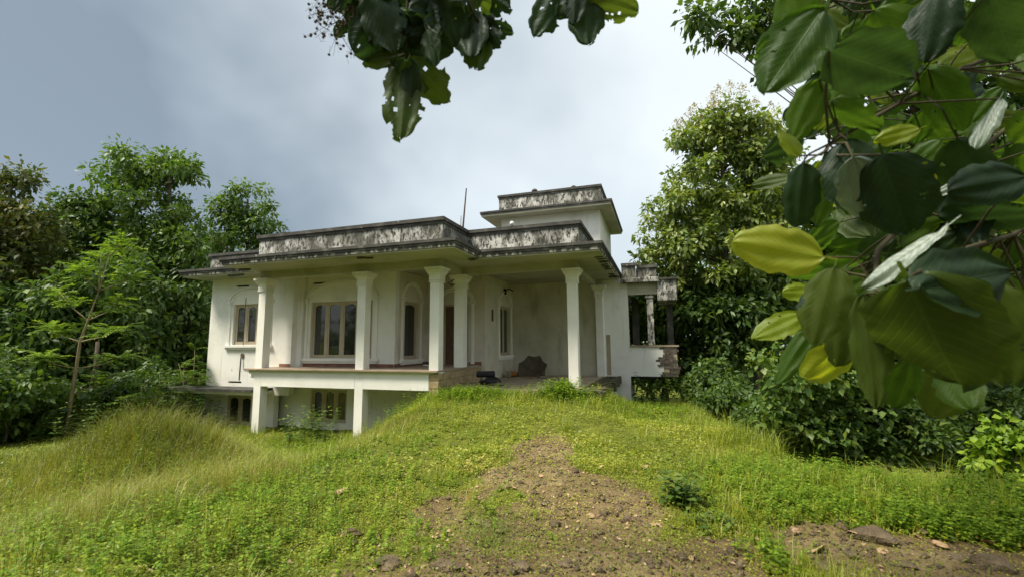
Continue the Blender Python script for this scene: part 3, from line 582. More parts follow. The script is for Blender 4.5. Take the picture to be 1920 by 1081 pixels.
# ---------------------------------------------------------------- leaves and trees
def leaf_geo(P, D, Nn, Ln, Wd, fold=.18, droop=.15):
    """five-vertex folded leaves; returns verts (n*5,3) and tris (n*4,3)"""
    n = len(P); D = unit(D); S = unit(np.cross(D, Nn)); Nn = np.cross(S, D); L_ = Ln[:, None]; W_ = Wd[:, None]
    mid = P + D * L_ * .5 - Nn * W_ * fold * .6; tip = P + D * L_ - UPZ * droop * L_
    a = P + D * L_ * .48 + S * W_ * .5 + Nn * W_ * fold * .4; b = P + D * L_ * .48 - S * W_ * .5 + Nn * W_ * fold * .4
    v = np.stack([P, a, mid, b, tip], 1).reshape(-1, 3); base = (np.arange(n) * 5)[:, None]
    f = np.concatenate([base + [0, 1, 2], base + [0, 2, 3], base + [1, 4, 2], base + [2, 4, 3]], 1).reshape(-1, 3)
    return v, f
def chip_geo(P, D, Nn, Ln, Wd):
    n = len(P); D = unit(D); S = unit(np.cross(D, Nn)); L_ = Ln[:, None]; W_ = Wd[:, None]
    v = np.stack([P, P + D * L_ * .55 + S * W_ * .5, P + D * L_ - UPZ * L_ * .15, P + D * L_ * .55 - S * W_ * .5], 1).reshape(-1, 3); b = (np.arange(n) * 4)[:, None]
    return v, np.concatenate([b + [0, 1, 2], b + [0, 2, 3]], 1).reshape(-1, 3)
def rand_dir(r_, n): return unit(r_.normal(size=(n, 3)))
def clump_leaves(r_, centres, radii, per, L0, W0, tilt=.35, up=.7, tone=None):
    n = len(centres) * per; c = np.repeat(centres, per, 0); rad = np.repeat(radii, per)
    d = rand_dir(r_, n); rr = r_.random(n) ** .45; P = c + d * (rad * rr)[:, None] * [1, 1, .75]
    D = unit(d * .8 + r_.normal(size=(n, 3)) * .5 + [0, 0, -tilt]); Nn = unit(d * .5 + r_.normal(size=(n, 3)) * .4 + [0, 0, up])
    k = r_.uniform(.4, 1.4, n); v, f = leaf_geo(P, D, Nn, L0 * k, W0 * k * r_.uniform(.8, 1.2, n))
    t = (np.repeat(r_.random(len(centres)), per) * .45 + r_.random(n) * .55); return v, f, np.repeat(t, 5)
def sample_blobs(r_, blobs, n):
    B_ = np.array(blobs); w = (B_[:, 3] * B_[:, 4] * B_[:, 5]) ** (2 / 3); i = r_.choice(len(B_), n, p=w / w.sum())
    d = rand_dir(r_, n); q = (.25 + .75 * r_.random(n) ** .5)[:, None]; return B_[i, :3] + d * q * B_[i, 3:6]
def tree(name, label, base, blobs, ncl, per, L0, W0, fol, seed, cr=(.35, .7), trunk_r=.16, group=None, bark='bark', limbs=34, lean=(0, 0), panicles=0, stem=True, cat='tree'):
    """blobs: world ellipsoids (x, y, z, rx, ry, rz) that the crown fills"""
    r_ = np.random.default_rng(seed); base = np.array(base, float); root = empty(name, base, label, cat, group)
    C_ = sample_blobs(r_, blobs, ncl); C_[:, 2] = np.maximum(C_[:, 2], base[2] + .3)
    v, f, t = clump_leaves(r_, C_, r_.uniform(*cr, ncl), per, L0, W0)
    cro = link('crown', npmesh('crown', v - base, f, t), M[fol], root); cro['kind'] = 'stuff'
    B_ = np.array(blobs); top = B_[np.argmax(B_[:, 2] + B_[:, 5] * .4), :3]
    mb = MB(); n = 8; tp = []
    for i in range(n):
        k = i / (n - 1); p = base * (1 - k) + top * k; p = p + np.array([math.sin(k * 5 + seed) * .10, math.cos(k * 4 + seed * 2) * .10, 0]) * (k > 0) + np.array([*lean, 0]) * k * (1 - k); tp.append(p)
    if stem: mb.tube([p - base - [0, 0, .3 if i == 0 else 0] for i, p in enumerate(tp)], [trunk_r * (1.25 if i == 0 else 1 - .8 * i / n) for i in range(n)], 8)
    pick = r_.choice(ncl, min(limbs, ncl), replace=False)
    for c in C_[pick]:
        zz = np.clip(c[2] - np.linalg.norm(c[:2] - base[:2]) * .6, base[2] + .15 * (top[2] - base[2]), top[2]); k = (zz - base[2]) / max(top[2] - base[2], .1) * (n - 1)
        i = int(min(k, n - 2)); s = tp[i] * (1 - (k - i)) + tp[i + 1] * (k - i); m_ = (s + c) / 2 + r_.normal(size=3) * .12 - [0, 0, .1]
        rr = trunk_r * .30 * (1 - .5 * i / n); mb.tube([s - base, m_ - base, c - base], [rr, rr * .6, rr * .2], 5)
    if mb.v: mb.build('trunk', M[bark], root, smooth=True)
    if panicles:
        o = np.argsort(-(C_[:, 2] + r_.normal(size=ncl) * .8))[:panicles]; c = C_[o] + [0, 0, .45]
        n_ = 110; cc = np.repeat(c, n_, 0); q = r_.random(len(cc)); P = cc + r_.normal(size=(len(cc), 3)) * np.stack([.22 * (1.1 - q)] * 2 + [q * 0 + .05], 1) + np.stack([q * 0, q * 0, q * .55], 1)
        v, f = leaf_geo(P, rand_dir(r_, len(P)), rand_dir(r_, len(P)), np.full(len(P), .07), np.full(len(P), .05))
        link('flower_panicles', npmesh('flower_panicles', v - base, f, np.repeat(r_.random(len(P)), 5)), M['flower_panicle'], root)['kind'] = 'stuff'
    return root
def blob_px(lst, depth):
    out = []
    for (u, v, ru, rv, *dd) in lst:
        d = depth + (dd[0] if dd else 0); c = px(u, v, d); s = d / FPX; out.append((*c, ru * s, (ru + rv) / 2 * s, rv * s))
    return out
def tree_px(name, label, ub, depth, lst, *a, zb=None, **k):
    b = px(ub, 640, depth); z = hgt(b[0], b[1]) if zb is None else zb
    return tree(name, label, (b[0], b[1], float(z) - .05), blob_px(lst, depth), *a, **k)
LF = 'trees of the forest left of the house'; RF = 'trees of the forest right of the house'
tree_px('forest_tree', 'tall bushy tree rising highest above the forest left of the house', 268, 21, [(235, 320, 62, 40), (320, 315, 48, 34), (275, 395, 85, 55), (285, 480, 95, 60), (330, 430, 45, 60), (260, 580, 110, 80)], 250, 74, .24, .12, 'foliage_mid', 11, trunk_r=.2, group=LF)
tree_px('forest_tree', 'slim airy tree peeking up behind the left roof corner', 455, 24, [(470, 375, 38, 42), (420, 400, 45, 34), (450, 450, 75, 40), (395, 470, 50, 40), (480, 430, 40, 40)], 125, 58, .23, .115, 'foliage_mid', 12, cr=(.3, .6), group=LF)
tree_px('forest_tree', 'medium tree filling the gap between the tall tree and the brownish one', 130, 20, [(140, 385, 42, 28), (165, 420, 50, 36), (120, 450, 70, 55), (150, 540, 100, 70)], 170, 66, .24, .12, 'foliage_dark', 13, group=LF)
tree_px('forest_tree', 'brownish-tinged tree at the open edge of the left forest', 15, 17, [(15, 330, 32, 26), (-20, 380, 60, 40), (40, 430, 75, 50), (20, 520, 100, 75), (-70, 480, 100, 110)], 190, 66, .23, .12, 'foliage_brown', 14, group=LF)
tree_px('forest_tree', 'dense dark tree close beside the left wall of the house', 345, 20, [(345, 540, 60, 70), (330, 640, 75, 70), (360, 480, 45, 45), (300, 600, 70, 80)], 190, 60, .27, .13, 'foliage_dark', 15, group=LF)
tree_px('forest_tree', 'dark tree standing behind the pale feathery sapling', 200, 17.5, [(210, 560, 90, 90), (170, 660, 110, 80), (240, 650, 80, 80)], 190, 60, .26, .13, 'foliage_dark', 16, group=LF)
tree_px('forest_tree', 'low dark tree under the brownish one', 40, 15.5, [(30, 600, 90, 80), (60, 690, 110, 70), (-40, 640, 90, 120)], 180, 60, .25, .13, 'foliage_dark', 17, group=LF)
for i, (u, d, v) in enumerate(((-60, 27, 440), (60, 29, 450), (160, 28, 470), (260, 30, 450), (350, 29, 500), (430, 31, 500), (520, 33, 500))):
    tree_px('forest_tree', 'shaded background tree deep in the forest left of the house', u, d, [(u, v, 60, 40), (u + 10, v + 90, 90, 80), (u - 5, v + 190, 95, 80)], 110, 48, .42, .22, 'foliage_dark', 30 + i, cr=(.6, 1.0), group='deep forest trees on the left')
# shrubs at the foot of the left forest
SG = 'undergrowth shrubs along the left forest edge'
for i, (u, v, d, ru, rv, mt_) in enumerate(((20, 740, 12.5, 75, 55, 'foliage_mid'), (95, 760, 13.5, 60, 40, 'foliage_dark'), (215, 745, 14.5, 55, 40, 'foliage_dark'), (270, 720, 15.5, 55, 50, 'foliage_dark'), (-60, 720, 12, 70, 90, 'foliage_dark'))):
    tree_px('forest_shrub', ('mid-green leafy shrub at the open left edge of the forest floor', 'dark shrub just left of the sapling trunk', 'dark shrub between the grey bare trunk and the feathery bushes', 'dark shrub behind the feathery bushes near the house', 'tall dark shrub below the brownish tree')[i], u, d, [(u, v, ru, rv)], 46, 52, .17, .09, mt_, 50 + i, cr=(.2, .4), trunk_r=.04, limbs=10, group=SG, cat='shrub')
# feathery plants: pinnate fronds
def fronds(r_, starts, dirs, length, pairs, ll, lw):
    P, D, Nn, stems = [], [], [], []
    for s, d in zip(starts, dirs):
        d = d / np.linalg.norm(d); L_ = length * r_.uniform(.7, 1.2); side = np.cross(d, UPZ); side /= np.linalg.norm(side) + 1e-9; q = s.copy(); pts = [s]
        for k in range(pairs):
            t = (k + 1) / pairs; q = s + d * L_ * t - UPZ * L_ * .35 * t * t; pts.append(q); tw = np.array([0, 0, r_.uniform(-.1, .3)])
            for sg in (-1, 1): P.append(q); D.append(side * sg * (1.1 - .6 * t) + d * .45 + tw - UPZ * .15); Nn.append(UPZ + side * sg * .2)
        stems.append(pts[::2] + [pts[-1]])
    P = np.array(P); v, f = leaf_geo(P, np.array(D), np.array(Nn), r_.uniform(.8, 1.2, len(P)) * ll, np.full(len(P), lw)); return v, f, stems
def feathery(name, label, base, limbs, per, length, fol, seed, trunk, group=None, pairs=9, ll=.16, lw=.055, cat='tree', tr=.06):
    r_ = np.random.default_rng(seed); base = np.array(base); root = empty(name, base, label, cat, group); mb = MB()
    if trunk: mb.tube([np.array(p) - base for p in trunk], [tr * (1.25 - 1.15 * i / (len(trunk) - 1)) for i in range(len(trunk))], 8)
    S, D = [], []
    for (a, b) in limbs:
        a, b = np.array(a), np.array(b); m_ = (a + b) / 2 - UPZ * .08; mb.tube([a - base, m_ - base, b - base], [tr * .45, tr * .32, tr * .16], 5)
        for k in range(per):
            t = r_.uniform(.45, 1.02); S.append(a * (1 - t) + b * t); an = r_.uniform(0, 6.28); D.append(np.array([math.cos(an), math.sin(an), r_.uniform(-.35, .9)]) + unit(b - a) * .35)
    v, f, stems = fronds(r_, S, D, length, pairs, ll, lw); c = link('crown', npmesh('crown', v - base, f, np.repeat(r_.random(len(v) // 5), 5)), M[fol], root); c['kind'] = 'stuff'
    if mb.v: mb.build('trunk', M['palebark'], root, smooth=True)
    return root
d = 13.2; b0 = px(126, 792, d); b0[2] = float(hgt(b0[0], b0[1])) - .1
tk = [b0, px(134, 740, d), px(143, 690, d), px(150, 640, d), px(165, 600, d), px(185, 545, d), px(205, 480, d)]
lim = [(tk[3], px(90, 610, d + .5)), (tk[3], px(240, 610, d - .4)), (tk[2], px(240, 665, d + .3)), (tk[2], px(70, 665, d - .3)), (tk[4], px(110, 545, d + .4)), (tk[4], px(235, 560, d)), (tk[5], px(150, 500, d - .4)), (tk[5], px(250, 515, d + .4)), (tk[6], px(225, 455, d)), (tk[5], px(190, 470, d + .5)), (tk[3], px(165, 610, d + .8)), (tk[1], px(215, 700, d + .4))]
feathery('sapling', 'slender pale green feathery sapling with a thin yellowish trunk', b0, lim, 26, .5, 'foliage_lime', 61, tk, pairs=10, ll=.12, lw=.05, tr=.05)
b1 = px(163, 785, 14.2); b1[2] = float(hgt(b1[0], b1[1])) - .1
tag(MB().tube([b1 - b1, px(172, 735, 14.2) - b1, px(180, 690, 14.2) - b1, px(183, 640, 14.4) - b1], [.10, .085, .07, .05], 8).build('dead_trunk', M['bark'], loc=b1, smooth=True), 'bare grey leaning trunk beside the feathery sapling', 'trunk')
for i, (u, v, d, ru, rv) in enumerate(((0, 690, 19, 80, 70), (110, 700, 19.5, 80, 65), (190, 700, 20, 70, 65), (270, 690, 21, 70, 70), (345, 700, 22, 60, 65), (400, 690, 23, 50, 60), (60, 760, 17, 70, 40), (160, 765, 17.5, 70, 38), (240, 760, 18, 60, 38), (320, 760, 18.5, 60, 38))):
    tree_px('thicket_shrub', 'dense dark thicket shrub filling the shade under the left forest', u, d, [(u, v, ru, rv)], 70, 46, .26, .14, 'foliage_dark', 160 + i, cr=(.3, .6), trunk_r=.05, limbs=8, group='thicket under the left forest', cat='shrub', stem=False)
for i, (u, v, d) in enumerate(((300, 742, 14.0), (345, 735, 14.8), (265, 765, 13.4), (365, 700, 15.5))):
    c = px(u, v + 25, d); c[2] = float(hgt(c[0], c[1])) - .05; tops = [px(u + a_, v - 20 + b_, d) for a_, b_ in ((-30, 0), (0, -25), (28, -5), (10, 15), (-15, 20))]
    feathery('feathery_bush', ('feathery bush in the middle of the row by the house', 'feathery bush close to the ground-floor canopy', 'low feathery bush nearest the bare grey trunk', 'feathery bush pressed against the left house wall')[i], c, [(c + [0, 0, .2], t_) for t_ in tops], 9, .6, 'foliage_mid', 70 + i, None, group='feathery bushes by the house', ll=.14, cat='bush', tr=.03)

# right side
BT = 'unseen trees added behind the start of the path to block sky light'  # out of view; added to cut low sky light and darken the porch
for i, (x, y, h) in enumerate(((-6, -15.5, 9), (-1.5, -20, 11), (4, -22.5, 11.5), (9.5, -21.5, 11), (14.5, -18, 11), (17.5, -12, 10.5), (-11, -11.5, 8.5))):
    z = float(hgt(x, y)); tree('forest_tree', 'unseen tall tree added behind the start of the path to block low sky light', (x, y, z), [(x, y, z + h * .8, 2.4, 2.4, h * .2), (x + .6, y - .4, z + h * .55, 3.2, 3.2, h * .24), (x - .5, y + .3, z + h * .28, 3.0, 3.0, h * .2)], 100, 30, .60, .34, 'foliage_dark', 140 + i, cr=(.7, 1.1), trunk_r=.22, group=BT)
tree_px('broadleaf_tree', 'tall sunlit broad-leaved tree with pale flower tufts right of the house', 1370, 19, [(1350, 235, 55, 40), (1300, 262, 55, 25), (1400, 260, 60, 50), (1350, 320, 90, 55), (1290, 400, 75, 60), (1390, 400, 90, 80), (1330, 480, 120, 70), (1250, 470, 50, 60), (1440, 330, 60, 80)], 430, 74, .23, .125, 'foliage_teak', 21, cr=(.3, .6), trunk_r=.24, group=RF, panicles=26)
tree_px('broadleaf_tree', 'dark tree shaded below the tall sunlit one', 1385, 18.5, [(1345, 570, 75, 60), (1400, 590, 70, 75), (1340, 660, 60, 60), (1450, 520, 60, 60)], 230, 55, .26, .14, 'foliage_dark', 22, trunk_r=.18, group=RF)
tree_px('broadleaf_tree', 'shaded tree behind the open wing of the house', 1240, 20, [(1235, 600, 60, 55), (1270, 680, 60, 55), (1215, 690, 45, 50), (1290, 560, 50, 60), (1210, 600, 45, 55), (1235, 560, 45, 45)], 230, 55, .24, .13, 'foliage_mid', 23, group=RF)
for i, (u, d, v) in enumerate(((1480, 22, 420), (1580, 20, 380), (1690, 19, 330), (1800, 18, 300), (1900, 17, 300), (2000, 16, 340), (1400, 26, 420), (1300, 28, 560))):
    tree_px('forest_tree', 'shaded background tree deep in the forest right of the house', u, d, [(u, v, 95, 90), (u + 10, v + 150, 100, 90), (u - 5, v + 280, 100, 90), (u, v + 390, 90, 70)], 170, 42, .36, .20, ('foliage_dark', 'foliage_mid')[i % 2], 80 + i, cr=(.5, .9), group='deep forest trees on the right')
for i, (u, v, d, ru, rv, mt_, s_) in enumerate(((1335, 720, 15, 40, 45, 'foliage_dark', .17), (1370, 760, 12.5, 60, 45, 'foliage_dark', .17), (1450, 800, 10.5, 60, 45, 'foliage_dark', .15), (1690, 805, 9, 70, 58, 'foliage_dark', .13), (1780, 805, 9.3, 70, 62, 'foliage_dark', .13), (1880, 785, 9, 70, 90, 'foliage_dark', .13), (1560, 820, 9.5, 60, 40, 'foliage_dark', .13))):
    tree_px('forest_shrub', ('dim shrub nearest the open wing of the house', 'dim shrub at the foot of the shaded tree by the bank', 'dim shrub where the grassy bank edge turns', 'dim shrub just past the round-leaved bush', 'dim shrub midway between round-leaved bush and lime shrub', 'tall dim shrub behind the lime shrub', 'low dim shrub in front of the round-leaved bush')[i], u, d, [(u, v, ru, rv)], 70, 55, s_, s_ * .6, mt_, 100 + i, cr=(.2, .4), trunk_r=.035, limbs=10, group='dim shrubs below the bank', cat='shrub')
tree_px('round_leaf_bush', 'tall bush with many rounded green leaves beyond the bank edge', 1540, 9.2, [(1500, 690, 70, 55), (1560, 730, 80, 60), (1470, 760, 50, 50), (1620, 790, 70, 50), (1530, 790, 70, 45), (1590, 650, 60, 50)], 150, 34, .13, .10, 'foliage_mid', 24, cr=(.18, .36), trunk_r=.04, limbs=40, cat='bush')
tree_px('lime_shrub', 'bright yellow-green shrub on the bank under the big leaves', 1875, 6.3, [(1880, 850, 45, 40), (1905, 815, 35, 30), (1850, 885, 35, 25)], 44, 30, .10, .075, 'herb', 25, cr=(.10, .2), trunk_r=.02, limbs=16, cat='shrub')
tree_px('dark_branch_tree', 'tree reaching small dark leaves over the bank at the upper right', 2060, 8.5, [(1300, 22, 50, 24), (1330, 45, 62, 22), (1345, 20, 70, 26), (1400, 45, 62, 36), (1420, 20, 60, 36), (1450, 130, 38, 42), (1480, 60, 70, 70), (1580, 60, 110, 110), (1700, 40, 130, 130), (1820, 90, 120, 140), (1900, 240, 100, 140), (1780, 260, 110, 110), (1660, 330, 90, 110), (1800, 430, 120, 100), (1900, 480, 80, 120)], 380, 46, .17, .09, 'foliage_dark', 26, cr=(.22, .45), trunk_r=.09, limbs=70)

# ---------------------------------------------------------------- big foreground leaves
def big_leaf_mesh(seed, holes, ratio=.6):
    r_ = np.random.default_rng(seed); nu, nv = 22, 40; vs, uv = [], []
    ph = r_.uniform(0, 6, 6)
    for j in range(nv + 1):
        t = j / nv; q_ = abs(2 * t ** .92 - 1); wd = (max(1 - q_ ** 2.3, 0) ** .6) * (1 - .10 * t) * .52 + .004
        wd *= 1 + .05 * math.sin(17 * t + ph[0]) + .04 * math.sin(31 * t + ph[1])
        for i in range(nu + 1):
            s = i / nu * 2 - 1; x = s * wd * ratio; z = -.10 * (t - .2) ** 2 * 1.6 - .10 * abs(s) ** 1.5 * wd + .010 * math.sin(14 * t + ph[2] + 2 * np.sign(s)) * abs(s) + .02 * math.sin(5 * t + ph[5] + 3 * s) + .012 * math.sin(9 * s + ph[3]) + .05 * math.sin(3 * t + ph[4]) * s
            vs.append((x, t, z)); uv.append((s * wd / .5, t))
    bites = [(r_.uniform(-1, 1), r_.uniform(.15, 1), r_.uniform(.012, .03)) if r_.random() < .6 else (np.sign(r_.normal()) * r_.uniform(.85, 1.1), r_.uniform(.3, 1.02), r_.uniform(.03, .075)) for _ in range(holes)]
    fs = []
    for j in range(nv):
        for i in range(nu):
            s, t = (i + .5) / nu * 2 - 1, (j + .5) / nv
            if abs(s) > .12 and any(((s - a) * .28) ** 2 + (t - b) ** 2 < c ** 2 for a, b, c in bites): continue
            k = j * (nu + 1) + i; fs.append((k, k + 1, k + nu + 2, k + nu + 1))
    for (a, b) in ((0, 0),):   # petiole
        k = len(vs); w = .012; vs += [(-w, .0, 0), (w, .0, 0), (w * .8, -.14, .02), (-w * .8, -.14, .02)]; uv += [(0, 0)] * 4; fs.append((k, k + 1, k + 2, k + 3))
    me = bpy.data.meshes.new('leaf'); me.from_pydata(vs, [], fs); me.polygons.foreach_set('use_smooth', [True] * len(fs))
    ul = me.uv_layers.new(name='UVMap')
    for lp in me.loops: ul.data[lp.index].uv = uv[lp.vertex_index]
    me.materials.append(M['leaf_mid']); me.update(); return me
LEAF = [big_leaf_mesh(200 + i, (0, 1, 2, 4, 7, 3)[i % 6]) for i in range(8)]; RAGGED = [big_leaf_mesh(230 + i, 10 + 4 * i) for i in range(3)]
def put_leaf(parent, p0, p1, width, roll, material, me):
    """leaf from world point p0 (stalk end) to p1 (tip); width relative to the mesh's own; roll turns its face from the viewer"""
    p0, p1 = Vector(p0), Vector(p1); y = p1 - p0; L_ = y.length; y.normalize()
    n = Vector(CAM) - (p0 + p1) / 2; n = (n - y * n.dot(y)).normalized(); n = Matrix.Rotation(roll, 3, y) @ n; x = y.cross(n)
    o = bpy.data.objects.new('leaf', me); COL.objects.link(o); o.parent = parent
    R = Matrix((x * width * L_, y * L_, n * L_)).transposed().to_4x4(); R.translation = p0 - parent.location; o.matrix_local = R
    o.material_slots[0].link = 'OBJECT'; o.material_slots[0].material = M[material]; return o
rb = np.array([10.6, -7.2, float(hgt(10.6, -7.2))])
teak = empty('large_leaf_tree', rb, 'near tree whose huge drooping oval leaves hang over the right of the path', 'tree')
H = [  # stalk px, tip px, depth, width, roll, material
 ((1545, 482), (1381, 452), 1.9, .95, .15, 'leaf_yellow'), ((1778, 422), (1610, 528), 1.6, .55, .9, 'leaf_pale'), ((1722, 540), (1918, 500), 1.5, .95, -.2, 'leaf_dark'),
 ((1700, 520), (1805, 742), 1.55, 1.25, .2, 'leaf_olive'), ((1850, 530), (1872, 730), 1.7, .95, .4, 'leaf_olive'), ((1622, 550), (1633, 768), 1.8, .55, .3, 'leaf_olive'),
 ((1508, 305), (1490, 428), 2.0, .85, .3, 'leaf_dark'), ((1588, 262), (1600, 395), 1.95, 1.1, -.2, 'leaf_dark'), ((1600, 295), (1628, 408), 1.8, 1.0, -.5, 'leaf_pale'),
 ((1555, 95), (1716, 150), 1.7, 1.25, .2, 'leaf_dark'), ((1545, 15), (1438, 165), 2.0, 1.1, .2, 'leaf_mid'), ((1535, 150), (1478, 268), 2.1, .95, .3, 'leaf_mid'),
 ((1655, 290), (1702, 445), 1.75, 1.25, .1, 'leaf_dark'), ((1560, 190), (1650, 245), 2.1, 1.0, .5, 'leaf_mid'), ((1535, 40), (1420, 100), 2.2, 1.0, .2, 'leaf_mid'),
 ((1725, 240), (1642, 262), 2.5, .9, .3, 'leaf_yellow'), ((1700, 300), (1755, 352), 2.6, .9, .2, 'leaf_yellow'), ((1525, 545), (1470, 547), 3.4, 1.1, .2, 'leaf_yellow'),
 ((1505, 590), (1415, 628), 2.9, .8, .4, 'leaf_yellow'), ((1525, 615), (1450, 718), 2.6, .6, .3, 'leaf_mid'), ((1565, 500), (1518, 645), 2.0, .9, .4, 'leaf_olive'),
 ((1665, 555), (1600, 665), 2.1, .9, .3, 'leaf_mid'), ((1875, 185), (1820, 272), 2.0, .6, .8, 'leaf_pale'), ((1835, 325), (1748, 362), 2.1, .5, .8, 'leaf_pale'),
 ((1925, 330), (1795, 352), 1.7, 1.0, .2, 'leaf_dark'), ((1485, 332), (1408, 345), 2.3, .8, .5, 'leaf_olive'), ((1552, 335), (1525, 425), 2.2, .8, .3, 'leaf_mid'),
 ((1500, 292), (1464, 240), 2.1, .8, .5, 'leaf_yellow'), ((1935, 585), (1855, 725), 1.8, 1.0, .2, 'leaf_dark'), ((1640, 20), (1700, 150), 2.2, 1.1, .3, 'leaf_mid'),
 ((1760, -20), (1730, 110), 2.0, 1.1, .2, 'leaf_dark'), ((1850, -10), (1900, 120), 1.9, 1.1, .2, 'leaf_dark'), ((1480, -30), (1520, 90), 2.3, 1.1, .1, 'leaf_mid'),
 ((1570, 560), (1560, 690), 2.2, .9, .5, 'leaf_olive'), ((1740, 130), (1800, 250), 2.3, 1.0, .4, 'leaf_mid'), ((1690, 460), (1780, 420), 2.2, .9, .5, 'leaf_mid')]
tips = []
for i, (a, b_, d, w, ro, mt_) in enumerate(H):
    p0 = px(*a, d); p1 = px(*b_, d + rng.uniform(-.05, .12)); put_leaf(teak, p0, p1, w, ro, mt_, LEAF[i % 8]); tips.append(p0)
left_edge = lambda v: np.interp(v, [0, 100, 200, 300, 450, 600, 700, 740], [1465, 1450, 1490, 1510, 1560, 1580, 1700, 1810])
fill = []
while len(fill) < 255:
    v = rng.uniform(-60, 690); u = rng.uniform(left_edge(max(v, 0)), 2080); d = rng.uniform(2.2, 4.8)
    p0 = px(u, v, d); dr_ = np.array([rng.normal() * .6, rng.normal() * .6, rng.uniform(-1.1, .1)]); dr_ /= np.linalg.norm(dr_); L_ = rng.uniform(.22, .42)
    put_leaf(teak, p0, p0 + dr_ * L_, rng.uniform(.8, 1.2), rng.uniform(-1.1, 1.1), ('leaf_dark', 'leaf_mid', 'leaf_mid', 'leaf_olive', 'leaf_mid', 'leaf_dark', 'leaf_yellow', 'leaf_mid')[rng.integers(0, 8) if rng.random() < .45 else rng.integers(0, 4)], LEAF[rng.integers(0, 8)]); fill.append(p0)
# trunk outside the frame, limbs arching in, twigs to the leaves
tz = [rb, rb + [-.1, .05, 1.2], rb + [-.25, .2, 2.6], rb + [-.5, .3, 4.2], rb + [-.9, .4, 5.6]]
MB().tube([p - rb - [0, 0, .3 if i == 0 else 0] for i, p in enumerate(tz)], [.17, .14, .125, .11, .08], 10).build('trunk', M['bark'], teak, smooth=True)
hubs = []
for (st, pts, r0) in ((2, [px(1960, 180, 3.4), px(1780, 330, 2.7), px(1645, 470, 2.05), px(1640, 540, 1.9)], .030), (2, [px(1990, 60, 3.2), px(1800, 130, 2.6), px(1640, 220, 2.2), px(1555, 270, 2.1)], .026),
                     (3, [px(1900, -160, 3.2), px(1700, -60, 2.7), px(1560, 0, 2.3)], .028), (2, [px(2050, 330, 3.2), px(1900, 440, 2.4), px(1760, 480, 1.75), px(1700, 515, 1.6)], .024),
                     (3, [px(1950, -20, 4.2), px(1760, 180, 3.8), px(1680, 380, 3.6), px(1560, 560, 3.2)], .03), (2, [px(2000, 330, 4.4), px(1850, 520, 4.2), px(1700, 640, 3.8)], .026)):
    path = [tz[st]] + pts; MB().tube([p - rb for p in path], [r0 * 1.2] + [r0 * .62 * (1 - .75 * i / len(pts)) for i in range(len(pts))], 7).build('branch', M['twig'], teak, smooth=True)
    for i in range(len(path) - 1):
        for t in (0, .25, .5, .75): hubs.append(path[i] * (1 - t) + path[i + 1] * t)
    hubs.append(path[-1])
hubs = np.array(hubs); mb = MB()
for p in tips + fill:
    h = hubs[np.argmin(np.linalg.norm(hubs - p, axis=1))]; m_ = (h + p) / 2 + rng.normal(size=3) * .03; mb.tube([h - rb, m_ - rb, p - rb], [.006, .005, .004], 4)
tw = mb.build('twigs', M['twig'], teak); tw['kind'] = 'stuff'

# leaves hanging from above
def overhang(name, label, depth, stemlist, leaves, off):
    b_ = px(*stemlist[0][0], depth); root = empty(name, b_, label, 'branch')
    for st in stemlist:
        pts = [px(u, v, depth + (0.0 if k else off)) for k, (u, v) in enumerate(st)]; MB().tube([p - b_ for p in pts], [.010 * (1.1 - .5 * i / len(pts)) for i in range(len(pts))], 6).build('stem', M['twig'], root, smooth=True)
    for i, (a, c, w, ro, mt_, rag) in enumerate(leaves):
        put_leaf(root, px(*a, depth + rng.uniform(-.1, .1)), px(*c, depth + rng.uniform(-.15, .15)), w, ro, mt_, RAGGED[i % 3] if rag else LEAF[(i * 3 + 1) % 8])
    return root
D_, O_ = 'leaf_dark', 'leaf_olive'
more = []
qr = np.random.default_rng(91)
for k in range(26):      # smaller leaves filling the spray
    a_ = np.array([qr.uniform(640, 940), qr.uniform(-40, 55)]); t_ = qr.uniform(.2, 2.9); l_ = qr.uniform(40, 72); more.append((tuple(a_), (a_[0] + l_ * math.cos(t_), a_[1] + l_ * math.sin(t_) * (.75 if a_[0] < 690 or a_[0] > 880 else 1)), qr.uniform(.8, 1.15), qr.uniform(-.6, .6), 'leaf_dark' if qr.random() < .75 else 'leaf_olive', qr.random() < .7))
oh = overhang('hanging_branch', 'drooping dark branch of ragged big leaves hanging against the sky over the house', 2.6, [[(900, -420), (800, -160), (765, -40), (764, 40), (766, 112)], [(800, -160), (850, -60), (885, 20), (905, 55)], [(764, 0), (720, -20), (660, -30)]], [
 ((764, 10), (668, 95), 1.15, .1, D_, 0), ((762, 20), (735, 122), 1.1, .2, D_, 1), ((720, -30), (690, 70), 1.1, .1, D_, 0), ((766, 70), (852, 102), 1.1, .2, D_, 0), ((768, 20), (868, 55), 1.15, -.2, D_, 0),
 ((830, -30), (856, 80), 1.1, .1, D_, 1), ((800, -40), (808, 78), 1.2, .1, D_, 0), ((885, 20), (880, 95), .9, .3, D_, 1), ((900, 45), (960, 62), 1.0, .2, D_, 1), ((905, 40), (935, 85), 1.0, .1, D_, 1),
 ((896, 58), (894, 121), .9, .2, O_, 1), ((890, -30), (950, 14), 1.0, .2, D_, 1), ((768, 105), (838, 187), 1.05, .2, O_, 1), ((764, 100), (676, 116), .75, .5, O_, 1), ((766, 108), (750, 252), .8, .1, O_, 1),
 ((764, 112), (722, 176), .8, .2, D_, 1), ((768, 112), (768, 205), .8, .3, D_, 0), ((668, -30), (612, 18), .9, .2, D_, 0), ((690, -25), (648, 30), .9, .4, O_, 0), ((764, 95), (800, 108), .6, .9, D_, 0), ((700, -20), (740, 90), 1.1, -.2, D_, 0)] + more, .5)
mb = MB(); b_ = np.array(oh.location); rr = np.random.default_rng(5)
